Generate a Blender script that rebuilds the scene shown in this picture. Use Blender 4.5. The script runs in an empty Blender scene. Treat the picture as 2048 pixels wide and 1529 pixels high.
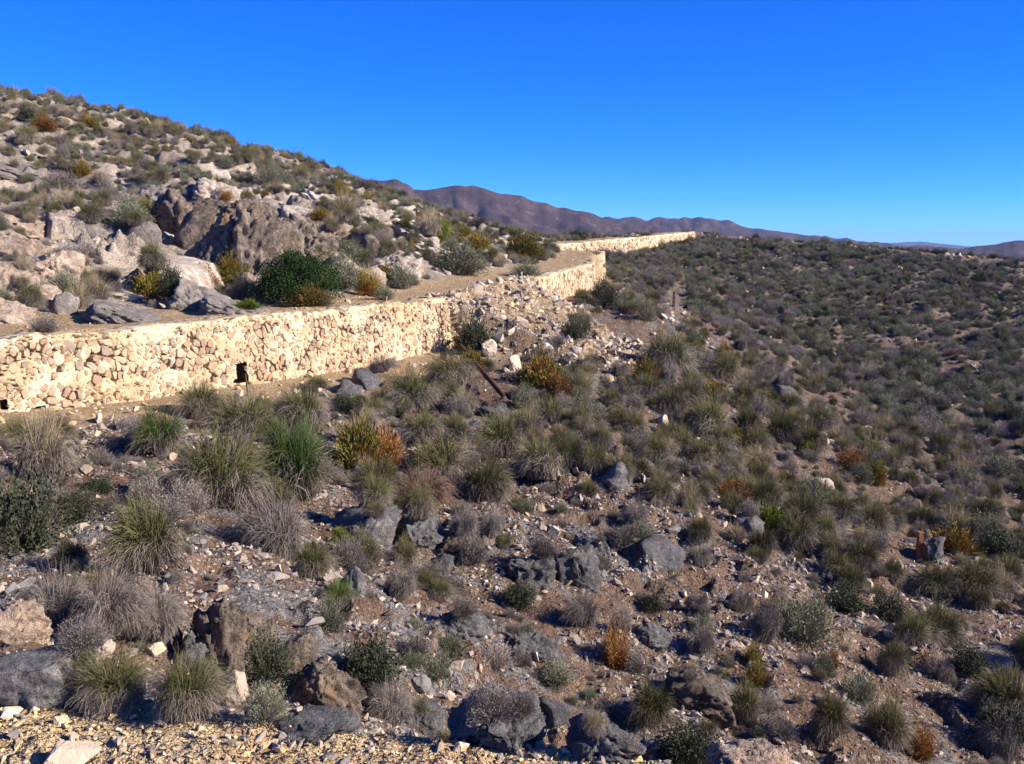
import bpy, bmesh, math, random
import numpy as np
from mathutils import Vector, Matrix, noise as mnoise
from mathutils.bvhtree import BVHTree

# ------------------------------------------------------------------ camera, sky, sun, exposure
SC = bpy.context.scene
C = SC.collection
PITCH = math.radians(7.9)
FPX = 1980.0
cam_d = bpy.data.cameras.new('camera')
cam = bpy.data.objects.new('camera', cam_d)
C.objects.link(cam)
cam_d.sensor_width = 36.0
cam_d.lens = FPX / 2048 * 36.0
cam_d.clip_start = 0.05
cam_d.clip_end = 40000
cam.location = (0, 0, 0)
cam.rotation_euler = (math.radians(90) - PITCH, 0, 0)
SC.camera = cam

SUN_EL, SUN_ROT = math.radians(27), math.radians(104)
world = bpy.data.worlds.new('World')
SC.world = world
world.use_nodes = True
wn = world.node_tree.nodes
wl = world.node_tree.links
wn.clear()
w_out = wn.new('ShaderNodeOutputWorld')
w_bg = wn.new('ShaderNodeBackground')
w_sky = wn.new('ShaderNodeTexSky')
w_sky.sky_type = 'NISHITA'
w_sky.sun_disc = False
w_sky.sun_elevation = SUN_EL
w_sky.sun_rotation = SUN_ROT
w_sky.altitude = 6000
w_sky.air_density = 1.0
w_sky.dust_density = 0.0
w_sky.ozone_density = 6.0
w_hsv = wn.new('ShaderNodeHueSaturation')
w_hsv.inputs['Saturation'].default_value = 1.2
w_hsv.inputs['Value'].default_value = 1.0
wl.new(w_sky.outputs[0], w_hsv.inputs['Color'])
w_tint = wn.new('ShaderNodeMix')
w_tint.data_type = 'RGBA'
w_tint.blend_type = 'MULTIPLY'
w_tint.inputs[0].default_value = 1.0
w_tint.inputs[7].default_value = (0.55, 0.85, 1.4, 1)      # the camera's white balance, the same over the whole sky
wl.new(w_hsv.outputs[0], w_tint.inputs[6])
wl.new(w_tint.outputs[2], w_bg.inputs['Color'])
w_bg.inputs['Strength'].default_value = 0.100
wl.new(w_bg.outputs[0], w_out.inputs['Surface'])

sun_d = bpy.data.lights.new('sun', 'SUN')
sun_d.energy = 5.0
sun_d.angle = math.radians(0.53)
sun_d.color = (1.0, 0.90, 0.76)
sun = bpy.data.objects.new('sun', sun_d)
C.objects.link(sun)
SUNV = Vector((math.cos(SUN_EL) * math.sin(SUN_ROT), math.cos(SUN_EL) * math.cos(SUN_ROT), math.sin(SUN_EL)))
sun.rotation_euler = SUNV.to_track_quat('Z', 'Y').to_euler()

SC.view_settings.view_transform = 'Standard'
SC.view_settings.look = 'None'
SC.view_settings.gamma = 1
SC.view_settings.use_curve_mapping = False
SC.view_settings.exposure = 1.05
SC.render.engine = 'CYCLES'
SC.cycles.max_bounces = 5
SC.cycles.diffuse_bounces = 3
SC.cycles.glossy_bounces = 1
SC.cycles.transmission_bounces = 2
SC.cycles.volume_bounces = 0
SC.cycles.transparent_max_bounces = 4

RNG = np.random.default_rng(7)
random.seed(7)

# ------------------------------------------------------------------ small tools
_perm = np.random.default_rng(3).permutation(4096).astype(np.int64)
_ang = np.random.default_rng(4).random(4096) * 2 * np.pi
_gx, _gy = np.cos(_ang), np.sin(_ang)

def pnoise(x, y, seed=0):
    x = np.asarray(x, float) + seed * 17.31
    y = np.asarray(y, float) - seed * 9.77
    xi = np.floor(x).astype(np.int64)
    yi = np.floor(y).astype(np.int64)
    fx, fy = x - xi, y - yi
    u = fx * fx * fx * (fx * (fx * 6 - 15) + 10)
    v = fy * fy * fy * (fy * (fy * 6 - 15) + 10)
    def g(ix, iy, dx, dy):
        h = _perm[(_perm[ix & 4095] + iy) & 4095]
        return _gx[h] * dx + _gy[h] * dy
    a = g(xi, yi, fx, fy)
    b = g(xi + 1, yi, fx - 1, fy)
    c = g(xi, yi + 1, fx, fy - 1)
    d = g(xi + 1, yi + 1, fx - 1, fy - 1)
    return (a + (b - a) * u + (c - a) * v + (a - b - c + d) * u * v) * 1.5

def fbm(x, y, seed=0, octv=4, gain=0.5):
    s, a = 0, 1.0
    for k in range(octv):
        s = s + a * pnoise(x * 2 ** k, y * 2 ** k, seed + k)
        a *= gain
    return s

def ridged(x, y, seed=0, octv=3):
    s, a = 0, 1.0
    for k in range(octv):
        s = s + a * (1 - 2 * np.abs(pnoise(x * 2 ** k, y * 2 ** k, seed + k)))
        a *= 0.5
    return s

def sstep(a, b, x):
    t = np.clip((x - a) / (b - a), 0, 1)
    return t * t * (3 - 2 * t)

CP, SP = math.cos(PITCH), math.sin(PITCH)

def ray(u, v):
    """direction of the camera ray through photo pixel u, v"""
    x = (u - 1024) / FPX
    c = -(v - 764.5) / FPX
    return Vector((x, CP + c * SP, -SP + c * CP)).normalized()

def at(u, v, Y):
    d = ray(u, v)
    return d * (Y / d.y)

def pix(p):
    x, y, z = p
    f = y * CP - z * SP
    if f <= 0.05:
        return None
    up = y * SP + z * CP
    return 1024 + FPX * x / f, 764.5 - FPX * up / f, f

def new_mesh(name, verts, faces, mats=(), fmat=None, smooth=False, tint=None):
    me = bpy.data.meshes.new(name)
    if isinstance(verts, np.ndarray):
        verts = verts.tolist()
    me.from_pydata(verts, [], faces)
    for m in mats:
        me.materials.append(m)
    if fmat is not None:
        me.polygons.foreach_set('material_index', np.asarray(fmat, np.int32))
    if smooth:
        me.polygons.foreach_set('use_smooth', np.ones(len(me.polygons), bool))
    if tint is not None:
        at_ = me.attributes.new('tint', 'FLOAT', 'POINT')
        at_.data.foreach_set('value', np.asarray(tint, np.float32))
    me.update()
    return me

def link(name, me, parent=None, loc=None):
    o = bpy.data.objects.new(name, me)
    C.objects.link(o)
    if parent is not None:
        o.parent = parent
    if loc is not None:
        o.location = loc
    return o

def tag(o, label=None, cat=None, group=None, kind=None):
    if label:
        o['label'] = label
    if cat:
        o['category'] = cat
    if group:
        o['group'] = group
    if kind:
        o['kind'] = kind
    return o

# ------------------------------------------------------------------ materials
class NT:
    def __init__(self, name):
        self.m = bpy.data.materials.new(name)
        self.m.use_nodes = True
        self.t = self.m.node_tree
        self.t.nodes.clear()
        self.out = self.t.nodes.new('ShaderNodeOutputMaterial')
        self.b = self.t.nodes.new('ShaderNodeBsdfPrincipled')
        self.b.inputs['Roughness'].default_value = 0.95
        self.b.inputs['Specular IOR Level'].default_value = 0.15
        self.t.links.new(self.b.outputs[0], self.out.inputs[0])
        self.geo = self.n('ShaderNodeNewGeometry')
        self.pos = self.geo.outputs['Position']

    def n(self, typ, **kw):
        nd = self.t.nodes.new(typ)
        for k, v in kw.items():
            setattr(nd, k, v)
        return nd

    def put(self, sock, val):
        if isinstance(val, bpy.types.NodeSocket):
            self.t.links.new(val, sock)
        elif isinstance(val, tuple) and len(val) == 3 and sock.type == 'RGBA':
            sock.default_value = (*val, 1)
        else:
            sock.default_value = val

    def noise(self, scale, detail=3.0, rough=0.55, vec=None, dist=0.0):
        nd = self.n('ShaderNodeTexNoise')
        self.put(nd.inputs['Vector'], vec or self.pos)
        nd.inputs['Scale'].default_value = scale
        nd.inputs['Detail'].default_value = detail
        nd.inputs['Roughness'].default_value = rough
        nd.inputs['Distortion'].default_value = dist
        return nd.outputs[0]

    def voro(self, scale, feature='F1', vec=None):
        nd = self.n('ShaderNodeTexVoronoi', feature=feature)
        self.put(nd.inputs['Vector'], vec or self.pos)
        nd.inputs['Scale'].default_value = scale
        return nd

    def ramp(self, fac, stops):
        nd = self.n('ShaderNodeValToRGB')
        self.put(nd.inputs[0], fac)
        el = nd.color_ramp.elements
        while len(el) < len(stops):
            el.new(0.5)
        for e, (p, c) in zip(el, stops):
            e.position = p
            e.color = (*c, 1) if len(c) == 3 else c
        return nd.outputs[0]

    def step(self, fac, a, b):
        nd = self.n('ShaderNodeMapRange')
        nd.interpolation_type = 'SMOOTHSTEP'
        self.put(nd.inputs[0], fac)
        nd.inputs[1].default_value = a
        nd.inputs[2].default_value = b
        return nd.outputs[0]

    def mix(self, fac, a, b):
        nd = self.n('ShaderNodeMix', data_type='RGBA')
        self.put(nd.inputs[0], fac)
        self.put(nd.inputs[6], a)
        self.put(nd.inputs[7], b)
        return nd.outputs[2]

    def math(self, op, a, b=0.0):
        nd = self.n('ShaderNodeMath', operation=op)
        self.put(nd.inputs[0], a)
        self.put(nd.inputs[1], b)
        return nd.outputs[0]

    def attr(self, name):
        return self.n('ShaderNodeAttribute', attribute_name=name)

    def rand(self):
        return self.n('ShaderNodeObjectInfo').outputs['Random']

    def bump(self, height, strength=0.6, dist=0.05, prev=None):
        nd = self.n('ShaderNodeBump')
        nd.inputs['Strength'].default_value = strength
        nd.inputs['Distance'].default_value = dist
        self.put(nd.inputs['Height'], height)
        if prev is not None:
            self.put(nd.inputs['Normal'], prev)
        return nd.outputs[0]

    def done(self, col, normal=None, rough=None):
        self.put(self.b.inputs['Base Color'], col)
        if normal is not None:
            self.put(self.b.inputs['Normal'], normal)
        if rough is not None:
            self.put(self.b.inputs['Roughness'], rough)
        return self.m

def speckle(M, col, scale, thr, light, amount=1.0):
    v = M.voro(scale)
    r = M.n('ShaderNodeSeparateColor')
    M.put(r.inputs[0], v.outputs['Color'])
    f = M.step(r.outputs[0], thr, min(thr + 0.03, 1.0))
    inside = M.step(v.outputs['Distance'], 0.42, 0.34)
    f = M.math('MULTIPLY', M.math('MULTIPLY', f, inside), amount)
    c = M.mix(r.outputs[1], light[0], light[1])
    return M.mix(f, col, c), M.math('MULTIPLY', f, 0.6)

def ground_material():
    M = NT('rocky_earth')
    z = M.n('ShaderNodeSeparateColor')
    M.put(z.inputs[0], M.attr('zone').outputs['Color'])
    n1 = M.noise(0.45, 5, 0.6)
    n2 = M.noise(2.2, 5, 0.62)
    n3 = M.noise(11, 4, 0.65)
    n4 = M.noise(45, 3, 0.6)
    # lower slope: reddish earth with slabs of blue-grey slate
    soil = M.mix(M.step(n2, 0.35, 0.66), (0.145, 0.086, 0.056), (0.25, 0.162, 0.108))
    soil = M.mix(M.step(n3, 0.45, 0.7), soil, (0.155, 0.11, 0.08))
    slate = M.mix(M.step(n3, 0.35, 0.65), (0.12, 0.113, 0.11), (0.25, 0.232, 0.215))
    fs = M.step(M.math('ADD', M.math('MULTIPLY', n1, 0.55), M.math('MULTIPLY', n2, 0.45)), 0.515, 0.56)
    low = M.mix(fs, soil, slate)
    low, b1 = speckle(M, low, 9, 0.72, ((0.18, 0.16, 0.145), (0.42, 0.35, 0.28)), 0.9)
    low, b2 = speckle(M, low, 24, 0.45, ((0.13, 0.115, 0.105), (0.43, 0.35, 0.27)), 0.85)
    # rocky hillside: grey limestone, cream and pinkish patches, thin soil
    gre = M.mix(M.step(n3, 0.35, 0.68), (0.27, 0.23, 0.19), (0.46, 0.385, 0.31))
    cre = M.mix(M.step(n3, 0.3, 0.6), (0.46, 0.36, 0.27), (0.64, 0.53, 0.415))
    hill = M.mix(M.step(n1, 0.46, 0.62), gre, cre)
    hill = M.mix(M.step(n2, 0.56, 0.66), hill, (0.25, 0.18, 0.125))
    hill, b3 = speckle(M, hill, 7, 0.8, ((0.32, 0.27, 0.22), (0.6, 0.5, 0.4)), 0.7)
    # ochre gravel of the track and the ledge
    och = M.mix(M.step(n2, 0.35, 0.65), (0.46, 0.305, 0.15), (0.56, 0.42, 0.25))
    och = M.mix(M.step(n3, 0.5, 0.7), och, (0.34, 0.24, 0.15))
    och, b4 = speckle(M, och, 38, 0.45, ((0.28, 0.22, 0.17), (0.62, 0.50, 0.34)), 0.9)
    # far slope: darker grey-brown earth
    far = M.mix(M.step(n2, 0.35, 0.65), (0.145, 0.108, 0.082), (0.25, 0.195, 0.15))
    far, b5 = speckle(M, far, 2.6, 0.82, ((0.2, 0.17, 0.15), (0.40, 0.33, 0.27)), 0.8)
    col = M.mix(z.outputs[2], low, far)
    col = M.mix(z.outputs[0], col, hill)
    col = M.mix(z.outputs[1], col, och)
    h = M.math('ADD', M.math('MULTIPLY', n3, 0.7), M.math('MULTIPLY', n4, 0.3))
    h = M.math('ADD', h, M.math('MULTIPLY', M.math('ADD', b1, b2), 0.35))
    nb = M.bump(n2, 0.6, 0.40)
    nb = M.bump(h, 1.0, 0.16, nb)
    vv = M.voro(16)
    nb = M.bump(M.step(vv.outputs['Distance'], 0.6, 0.1), 0.55, 0.05, nb)
    return M.done(col, nb)

def rock_material(name, dark, mid, light, stain=None, scale=1.0, light_at=0.6):
    M = NT(name)
    n1 = M.noise(1.3 * scale, 5, 0.6, dist=0.4)
    n2 = M.noise(6 * scale, 5, 0.65)
    n3 = M.noise(30 * scale, 4, 0.6)
    c = M.mix(M.step(n2, 0.3, 0.65), dark, mid)
    c = M.mix(M.step(M.math('ADD', M.math('MULTIPLY', n1, 0.6), M.math('MULTIPLY', n2, 0.4)), light_at - 0.1, light_at + 0.06), c, light)
    if stain:
        c = M.mix(M.math('MULTIPLY', M.step(M.noise(2.1 * scale, 4, 0.6), 0.56, 0.7), 0.8), c, stain)
    n4 = M.noise(13 * scale, 6, 0.7, dist=0.6)
    nb = M.bump(n2, 0.7, 0.18)
    nb = M.bump(n4, 0.9, 0.10, nb)
    nb = M.bump(n3, 0.6, 0.03, nb)
    c = M.mix(M.math('MULTIPLY', M.step(n4, 0.48, 0.36), 0.55), c, dark)
    r = M.rand()
    c2 = M.n('ShaderNodeHueSaturation')
    M.put(c2.inputs['Color'], c)
    M.put(c2.inputs['Value'], M.math('ADD', M.math('MULTIPLY', r, 0.4), 0.8))
    return M.done(c2.outputs[0], nb)

def stone_material(name, stops, var=0.35):
    """loose stones: the hue comes from each stone's own tint and number"""
    M = NT(name)
    r = M.rand()
    t = M.attr('tint').outputs['Fac']
    f = M.math('FRACT', M.math('ADD', r, t))
    c = M.ramp(f, stops)
    n = M.noise(14, 4, 0.65)
    hs = M.n('ShaderNodeHueSaturation')
    M.put(hs.inputs['Color'], c)
    M.put(hs.inputs['Value'], M.math('ADD', M.math('MULTIPLY', n, var * 2), 1 - var))
    nb = M.bump(M.noise(30, 3, 0.6), 0.5, 0.03)
    return M.done(hs.outputs[0], nb)

def leaf_material(name, stops, rough=0.8, trans=0.0, blotch=None):
    """blades and twigs: tint per blade along the ramp, shifted per plant"""
    M = NT(name)
    r = M.rand()
    t = M.attr('tint').outputs['Fac']
    f = M.math('ADD', M.math('MULTIPLY', t, 0.72), M.math('MULTIPLY', r, 0.28))
    c = M.ramp(f, stops)
    if blotch:
        c = M.mix(M.math('MULTIPLY', M.step(M.noise(blotch[0], 2, 0.5), 0.5, 0.62), blotch[2]), c, blotch[1])
    hs = M.n('ShaderNodeHueSaturation')
    M.put(hs.inputs['Color'], c)
    M.put(hs.inputs['Value'], M.math('ADD', M.math('MULTIPLY', M.math('FRACT', M.math('MULTIPLY', r, 7.3)), 0.5), 0.75))
    return M.done(hs.outputs[0], rough=rough)

M_GROUND = ground_material()
M_ROCK_BROWN = rock_material('brown_grey_limestone', (0.105, 0.083, 0.066), (0.22, 0.175, 0.14), (0.35, 0.28, 0.215), (0.33, 0.20, 0.11), light_at=0.58)
M_ROCK_CREAM = rock_material('cream_limestone', (0.33, 0.27, 0.215), (0.54, 0.45, 0.36), (0.70, 0.61, 0.51), (0.50, 0.38, 0.28), light_at=0.55)
M_ROCK_PINK = rock_material('pinkish_limestone', (0.30, 0.225, 0.17), (0.47, 0.355, 0.265), (0.58, 0.465, 0.355), (0.48, 0.30, 0.19), light_at=0.56)
M_ROCK_GREY = rock_material('grey_limestone', (0.20, 0.175, 0.155), (0.34, 0.295, 0.255), (0.45, 0.39, 0.325), light_at=0.6)
M_SLATE = rock_material('blue_grey_slate', (0.115, 0.112, 0.112), (0.235, 0.225, 0.22), (0.36, 0.335, 0.31), (0.30, 0.21, 0.15), 2.0, 0.62)
M_STONE_PALE = stone_material('pale_stone', [(0, (0.27, 0.215, 0.165)), (0.3, (0.44, 0.355, 0.26)), (0.6, (0.56, 0.46, 0.34)), (0.85, (0.34, 0.27, 0.21)), (1, (0.64, 0.56, 0.45))])
M_STONE_MIX = stone_material('mixed_stone', [(0, (0.16, 0.15, 0.15)), (0.35, (0.27, 0.22, 0.18)), (0.62, (0.36, 0.30, 0.24)), (0.85, (0.20, 0.18, 0.17)), (0.93, (0.38, 0.31, 0.24)), (1, (0.48, 0.40, 0.31))])
M_STONE_OCHRE = stone_material('ochre_stone', [(0, (0.50, 0.33, 0.14)), (0.3, (0.60, 0.45, 0.24)), (0.5, (0.34, 0.24, 0.15)), (0.62, (0.66, 0.54, 0.35)), (0.82, (0.22, 0.14, 0.10)), (1, (0.46, 0.34, 0.21))])
M_WALLSTONE = stone_material('wall_stone', [(0, (0.31, 0.215, 0.14)), (0.25, (0.44, 0.335, 0.215)), (0.45, (0.265, 0.19, 0.13)), (0.65, (0.47, 0.36, 0.23)), (0.82, (0.345, 0.22, 0.135)), (1, (0.25, 0.195, 0.15))], 0.42)

def mortar_material():
    M = NT('lime_mortar')
    n1 = M.noise(0.8, 4, 0.6)
    n2 = M.noise(4.5, 5, 0.65)
    n3 = M.noise(24, 5, 0.7)
    c = M.mix(M.step(n1, 0.40, 0.60), (0.67, 0.565, 0.385), (0.54, 0.405, 0.235))
    c = M.mix(M.math('MULTIPLY', M.step(n2, 0.5, 0.66), 0.75), c, (0.44, 0.32, 0.20))
    c = M.mix(M.math('MULTIPLY', M.step(n3, 0.52, 0.66), 0.45), c, (0.40, 0.30, 0.20))
    nb = M.bump(n2, 0.7, 0.09)
    nb = M.bump(n3, 0.8, 0.05, nb)
    return M.done(c, nb)
M_MORTAR = mortar_material()

def plain_material(name, a, b, scale=6.0, rough=0.9, metal=0.0):
    M = NT(name)
    c = M.mix(M.step(M.noise(scale, 4, 0.6), 0.38, 0.62), a, b)
    M.b.inputs['Metallic'].default_value = metal
    return M.done(c, M.bump(M.noise(scale * 5, 3, 0.6), 0.4, 0.01), rough)
M_RUST = plain_material('rusty_iron', (0.075, 0.035, 0.022), (0.15, 0.07, 0.04), 9, 0.85, 0.1)
M_WOOD = plain_material('weathered_wood', (0.07, 0.045, 0.03), (0.15, 0.095, 0.06), 14)
M_REDWOOD = plain_material('rust_brown_post', (0.20, 0.085, 0.04), (0.33, 0.16, 0.08), 16)
M_HOLE = plain_material('shaded_earth', (0.05, 0.036, 0.026), (0.09, 0.062, 0.045), 8)  # lining of the wall holes, the recess shade put into its dark colour
M_MOUNT = None

M_BLADE = leaf_material('esparto_blade', [(0, (0.05, 0.056, 0.021)), (0.4, (0.098, 0.10, 0.038)), (0.65, (0.155, 0.135, 0.06)), (0.85, (0.215, 0.165, 0.085)), (1, (0.30, 0.23, 0.135))])
M_BLADE_GREEN = leaf_material('green_blade', [(0, (0.03, 0.055, 0.014)), (0.5, (0.075, 0.115, 0.026)), (0.85, (0.15, 0.165, 0.05)), (1, (0.27, 0.23, 0.1))])
M_THATCH = leaf_material('dead_thatch', [(0, (0.10, 0.08, 0.062)), (0.4, (0.175, 0.143, 0.113)), (0.75, (0.255, 0.213, 0.17)), (1, (0.34, 0.275, 0.20))])
M_STRAW = leaf_material('straw_blade', [(0, (0.15, 0.125, 0.065)), (0.5, (0.27, 0.215, 0.125)), (1, (0.42, 0.335, 0.205))])
M_THATCH_BROWN = leaf_material('brown_thatch', [(0, (0.075, 0.045, 0.035)), (0.5, (0.14, 0.085, 0.062)), (1, (0.22, 0.145, 0.10))])
M_GREYTWIG = leaf_material('grey_twig', [(0, (0.095, 0.078, 0.07)), (0.5, (0.19, 0.16, 0.14)), (1, (0.30, 0.255, 0.22))])
M_SCRUB = leaf_material('scrub_leaf', [(0, (0.062, 0.075, 0.04)), (0.4, (0.125, 0.143, 0.076)), (0.75, (0.195, 0.203, 0.12)), (1, (0.28, 0.265, 0.185))])
M_SCRUB_DARK = leaf_material('dark_leaf', [(0, (0.018, 0.026, 0.014)), (0.5, (0.04, 0.052, 0.027)), (1, (0.085, 0.092, 0.05))])
M_OLIVE = leaf_material('olive_twig', [(0, (0.07, 0.06, 0.012)), (0.4, (0.135, 0.115, 0.018)), (0.7, (0.21, 0.155, 0.03)), (1, (0.28, 0.17, 0.05))], blotch=(2.2, (0.24, 0.09, 0.022), 0.6))
M_RUSTSHRUB = leaf_material('rust_twig', [(0, (0.10, 0.045, 0.015)), (0.5, (0.23, 0.105, 0.028)), (1, (0.36, 0.20, 0.065))])
M_LIME = leaf_material('bright_green_twig', [(0, (0.055, 0.085, 0.008)), (0.5, (0.12, 0.15, 0.016)), (1, (0.20, 0.20, 0.04))])
M_BUSH = leaf_material('bush_leaf', [(0, (0.014, 0.032, 0.008)), (0.5, (0.034, 0.066, 0.016)), (0.85, (0.066, 0.104, 0.027)), (1, (0.115, 0.14, 0.048))])
M_TWIG = plain_material('twig', (0.10, 0.075, 0.055), (0.18, 0.145, 0.115), 12)
# ------------------------------------------------------------------ the lie of the land (eye height is z = 0, the ledge -1.65)
# edge line of the old railway bed: x, y, bed height, and where (signed distance to the line) the ground drops
NODES = [
 (4, -60, -1.65, -1.2, .1), (8, -15, -1.65, -1.2, .1), (6, -4, -1.65, -1.0, .1), (3.4, 1.5, -1.65, -0.8, .1), (1.7, 2.6, -1.66, -0.6, -.06),
 (-0.2, 3.11, -1.65, -0.6, -.06), (-1.95, 3.52, -1.64, -0.6, -.06), (-4.5, 3.9, -1.63, -0.9, .1), (-9, 5, -1.63, -1.2, .2), (-12, 8.5, -1.64, -1.0, .2),
 (-12.4, 10.7, -1.65, .35, .65), (-8.9, 17.2, -1.65, .35, .65), (-1.9, 30.2, -1.62, .35, .65), (-1.65, 30.8, -1.62, -4.2, .7), (0.75, 39.2, -1.38, -3.6, .7),
 (1.05, 40, -1.37, .35, .65), (5, 60, -1.09, .35, .65), (5.1, 60.6, -1.05, -1.2, .65), (6.2, 66.5, -.62, .35, .65), (6.4, 69, -.5, .35, .65), (4.4, 75, -.4, -1.5, .6), (2.1, 80, -.16, .35, .65),
 (22, 120, 1.5, .35, .65), (24, 121.5, 1.15, -3, 1), (30, 119, .45, -4, 1), (40, 108, -.55, -4, 1), (49, 96, -1.7, -4, 1), (75, 85, -3.5, -4, 1), (200, 60, -9, -4, 1)]
NA = np.array(NODES, float)
POLY = np.vstack([NA[:, :2], [[600, 500], [-600, 600], [-600, -400], [4, -400]]])

def edge_info(x, y):
    """signed distance to the bed's edge (positive on the uphill side), bed height and drop range there"""
    x = np.asarray(x, float).ravel()
    y = np.asarray(y, float).ravel()
    best = np.full(x.shape, 1e9)
    zt = np.zeros_like(best)
    lo = np.zeros_like(best)
    hi = np.zeros_like(best)
    sg = np.zeros_like(best)
    for i in range(len(NA) - 1):
        a, b = NA[i], NA[i + 1]
        d = b[:2] - a[:2]
        L2 = (d ** 2).sum()
        t = np.clip(((x - a[0]) * d[0] + (y - a[1]) * d[1]) / L2, 0, 1)
        dx, dy = x - (a[0] + t * d[0]), y - (a[1] + t * d[1])
        q = dx * dx + dy * dy
        m = q < best
        best = np.where(m, q, best)
        zt = np.where(m, a[2] + t * (b[2] - a[2]), zt)
        lo = np.where(m, a[3] + t * (b[3] - a[3]), lo)
        hi = np.where(m, a[4] + t * (b[4] - a[4]), hi)
        sg = np.where(m, i + t, sg)
    inside = np.zeros(x.shape, bool)
    n = len(POLY)
    j = n - 1
    for i in range(n):
        xi, yi = POLY[i]
        xj, yj = POLY[j]
        c = ((yi > y) != (yj > y)) & (x < (xj - xi) * (y - yi) / ((yj - yi) + 1e-12) + xi)
        inside ^= c
        j = i
    s = np.sqrt(best) * np.where(inside, 1, -1)
    return s, zt, lo, hi, sg

def seg_point(sg, off=0.0):
    """point on the edge line at node parameter sg, shifted off metres uphill"""
    i = min(int(sg), len(NA) - 2)
    t = sg - i
    a, b = NA[i], NA[i + 1]
    d = b[:2] - a[:2]
    d = d / np.linalg.norm(d)
    p = a[:2] + t * (b[:2] - a[:2]) + off * np.array([-d[1], d[0]])
    return p[0], p[1], a[2] + t * (b[2] - a[2])

def px_pts(lst):
    out = []
    for u, v, Y in lst:
        p = at(u, v, Y)
        out.append((p.x, p.y, p.z))
    return out

LOW = px_pts([
 (100, 1330, 5.6), (0, 1300, 6), (450, 1400, 6.3), (450, 1235, 7.4), (700, 1480, 6.3), (1024, 1525, 7.5), (1500, 1500, 8.7), (2048, 1529, 10.2),
 (0, 1000, 11), (0, 1150, 8.6), (300, 1050, 10.3), (300, 900, 14), (600, 900, 16.5), (600, 1050, 12), (600, 800, 21), (800, 800, 22.5), (800, 1000, 14.2),
 (750, 1200, 9.7), (800, 1350, 7.8), (1024, 1300, 9.8), (1024, 1100, 13), (1024, 1000, 15.5), (1024, 860, 20), (1024, 780, 24.5), (1400, 1100, 14.5),
 (1400, 1000, 17.2), (1700, 1200, 14.5), (2048, 1250, 15), (1838, 1110, 19), (1347, 614, 48), (1500, 850, 27), (1250, 700, 34), (1095, 640, 40.6), (1183, 602, 59.5),
 (905, 702, 29.8), (0, 828, 17.0), (240, 815, 18.9), (480, 775, 22), (700, 735, 26), (1150, 765, 27), (1240, 745, 29), (1700, 1000, 24), (2048, 1120, 21), (2048, 1000, 30.5),
 (1350, 628, 57), (1500, 690, 50), (1700, 800, 42), (1850, 880, 37), (2048, 965, 33.5), (1270, 590, 62), (1225, 560, 67),
 (2048, 800, 48), (2048, 700, 64), (2048, 600, 80), (1600, 600, 75), (1600, 690, 58), (1600, 530, 96), (1400, 560, 88), (1300, 530, 92), (1800, 620, 74), (1800, 540, 92), (1250, 520, 88), (1850, 760, 52)])
LOW += [(x, y, z) for x, y, z in [(4, 3.5, -4.6), (7, 2, -5.6), (12, 0, -7.5), (10, -12, -6), (20, 10, -9.5), (22, 25, -9.3), (35, 30, -9.5), (45, 45, -8.6), (60, 60, -6.5), (80, 20, -11), (80, -40, -12), (20, -50, -9),
 (-5, 5.6, -2.6), (-8, 8, -2.6), (-11, 10, -2.7), (-8, 12, -2.75), (-9.6, 14.5, -2.8), (1.5, 4.6, -3.9), (70, 76, -4.2), (3.0, 78, -1.7), (5.5, 74, -2.0), (6.8, 66, -2.6), (8, 72, -2.4)]]
for sg in np.arange(23, 27.01, .5):
    X, Y, Z = seg_point(min(sg, 27.9), -3.0)
    LOW.append((X, Y, Z - .35))
for sg, dz in ((21.0, -1.35), (21.3, -1.5), (21.6, -1.5), (21.9, -1.2), (22.0, -.85)):
    X, Y, Z = seg_point(sg, -0.4)
    LOW.append((X, Y, Z + dz))

HIGH = px_pts([
 (0, 600, 22), (0, 500, 30), (0, 400, 38), (0, 300, 48), (0, 200, 62), (-300, 500, 26), (-300, 300, 42), (-300, 120, 60), (300, 500, 32), (300, 400, 42), (300, 320, 52), (300, 250, 63), (150, 222, 62),
 (600, 338, 66), (600, 400, 52), (600, 500, 36.5), (450, 290, 64), (700, 368, 70), (700, 450, 44), (850, 428, 75), (850, 500, 45.5), (950, 456, 80), (950, 500, 56), (1000, 510, 60), (1045, 478, 86), (450, 450, 38), (150, 350, 44), (750, 410, 56)])
HIGH += [(-45, 95, 6), (-25, 100, 2.5), (-12, 105, .6), (-2, 110, -.4), (7, 112, -.8), (-60, 60, 13), (-60, 30, 8), (-40, 10, 2), (-30, -20, 0), (-20, 6, -.6), (-10, -3, -1.3), (-80, 130, 3), (0, 140, -3), (25, 140, -1), (34, 135, -1.5), (60, 125, -5), (100, 100, -9), (-20, -60, 0), (0, -8, -1.65), (0, 0, -1.65), (0, 1.5, -1.65), (-3, 1, -1.62), (2, -3, -1.65)]
for sg in list(np.arange(4.0, 10, .5)) + list(np.arange(10, 12, .2)) + list(np.arange(12, 23, .34)) + list(np.arange(23, 28, .5)):
    for off in (.3, 2.8):
        X, Y, Z = seg_point(sg, off)
        HIGH.append((X, Y, Z + (0.03 if off > 1 else 0)))

def rbf_fit(pts, c):
    P = np.array(pts, float)
    n = len(P)
    r2 = ((P[:, None, :2] - P[None, :, :2]) ** 2).sum(-1)
    A = np.sqrt(r2 + c * c)
    A = A + np.eye(n) * -0.02
    Q = np.hstack([np.ones((n, 1)), P[:, :2]])
    K = np.block([[A, Q], [Q.T, np.zeros((3, 3))]])
    w = np.linalg.solve(K, np.concatenate([P[:, 2], np.zeros(3)]))
    return P, w, c

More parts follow.
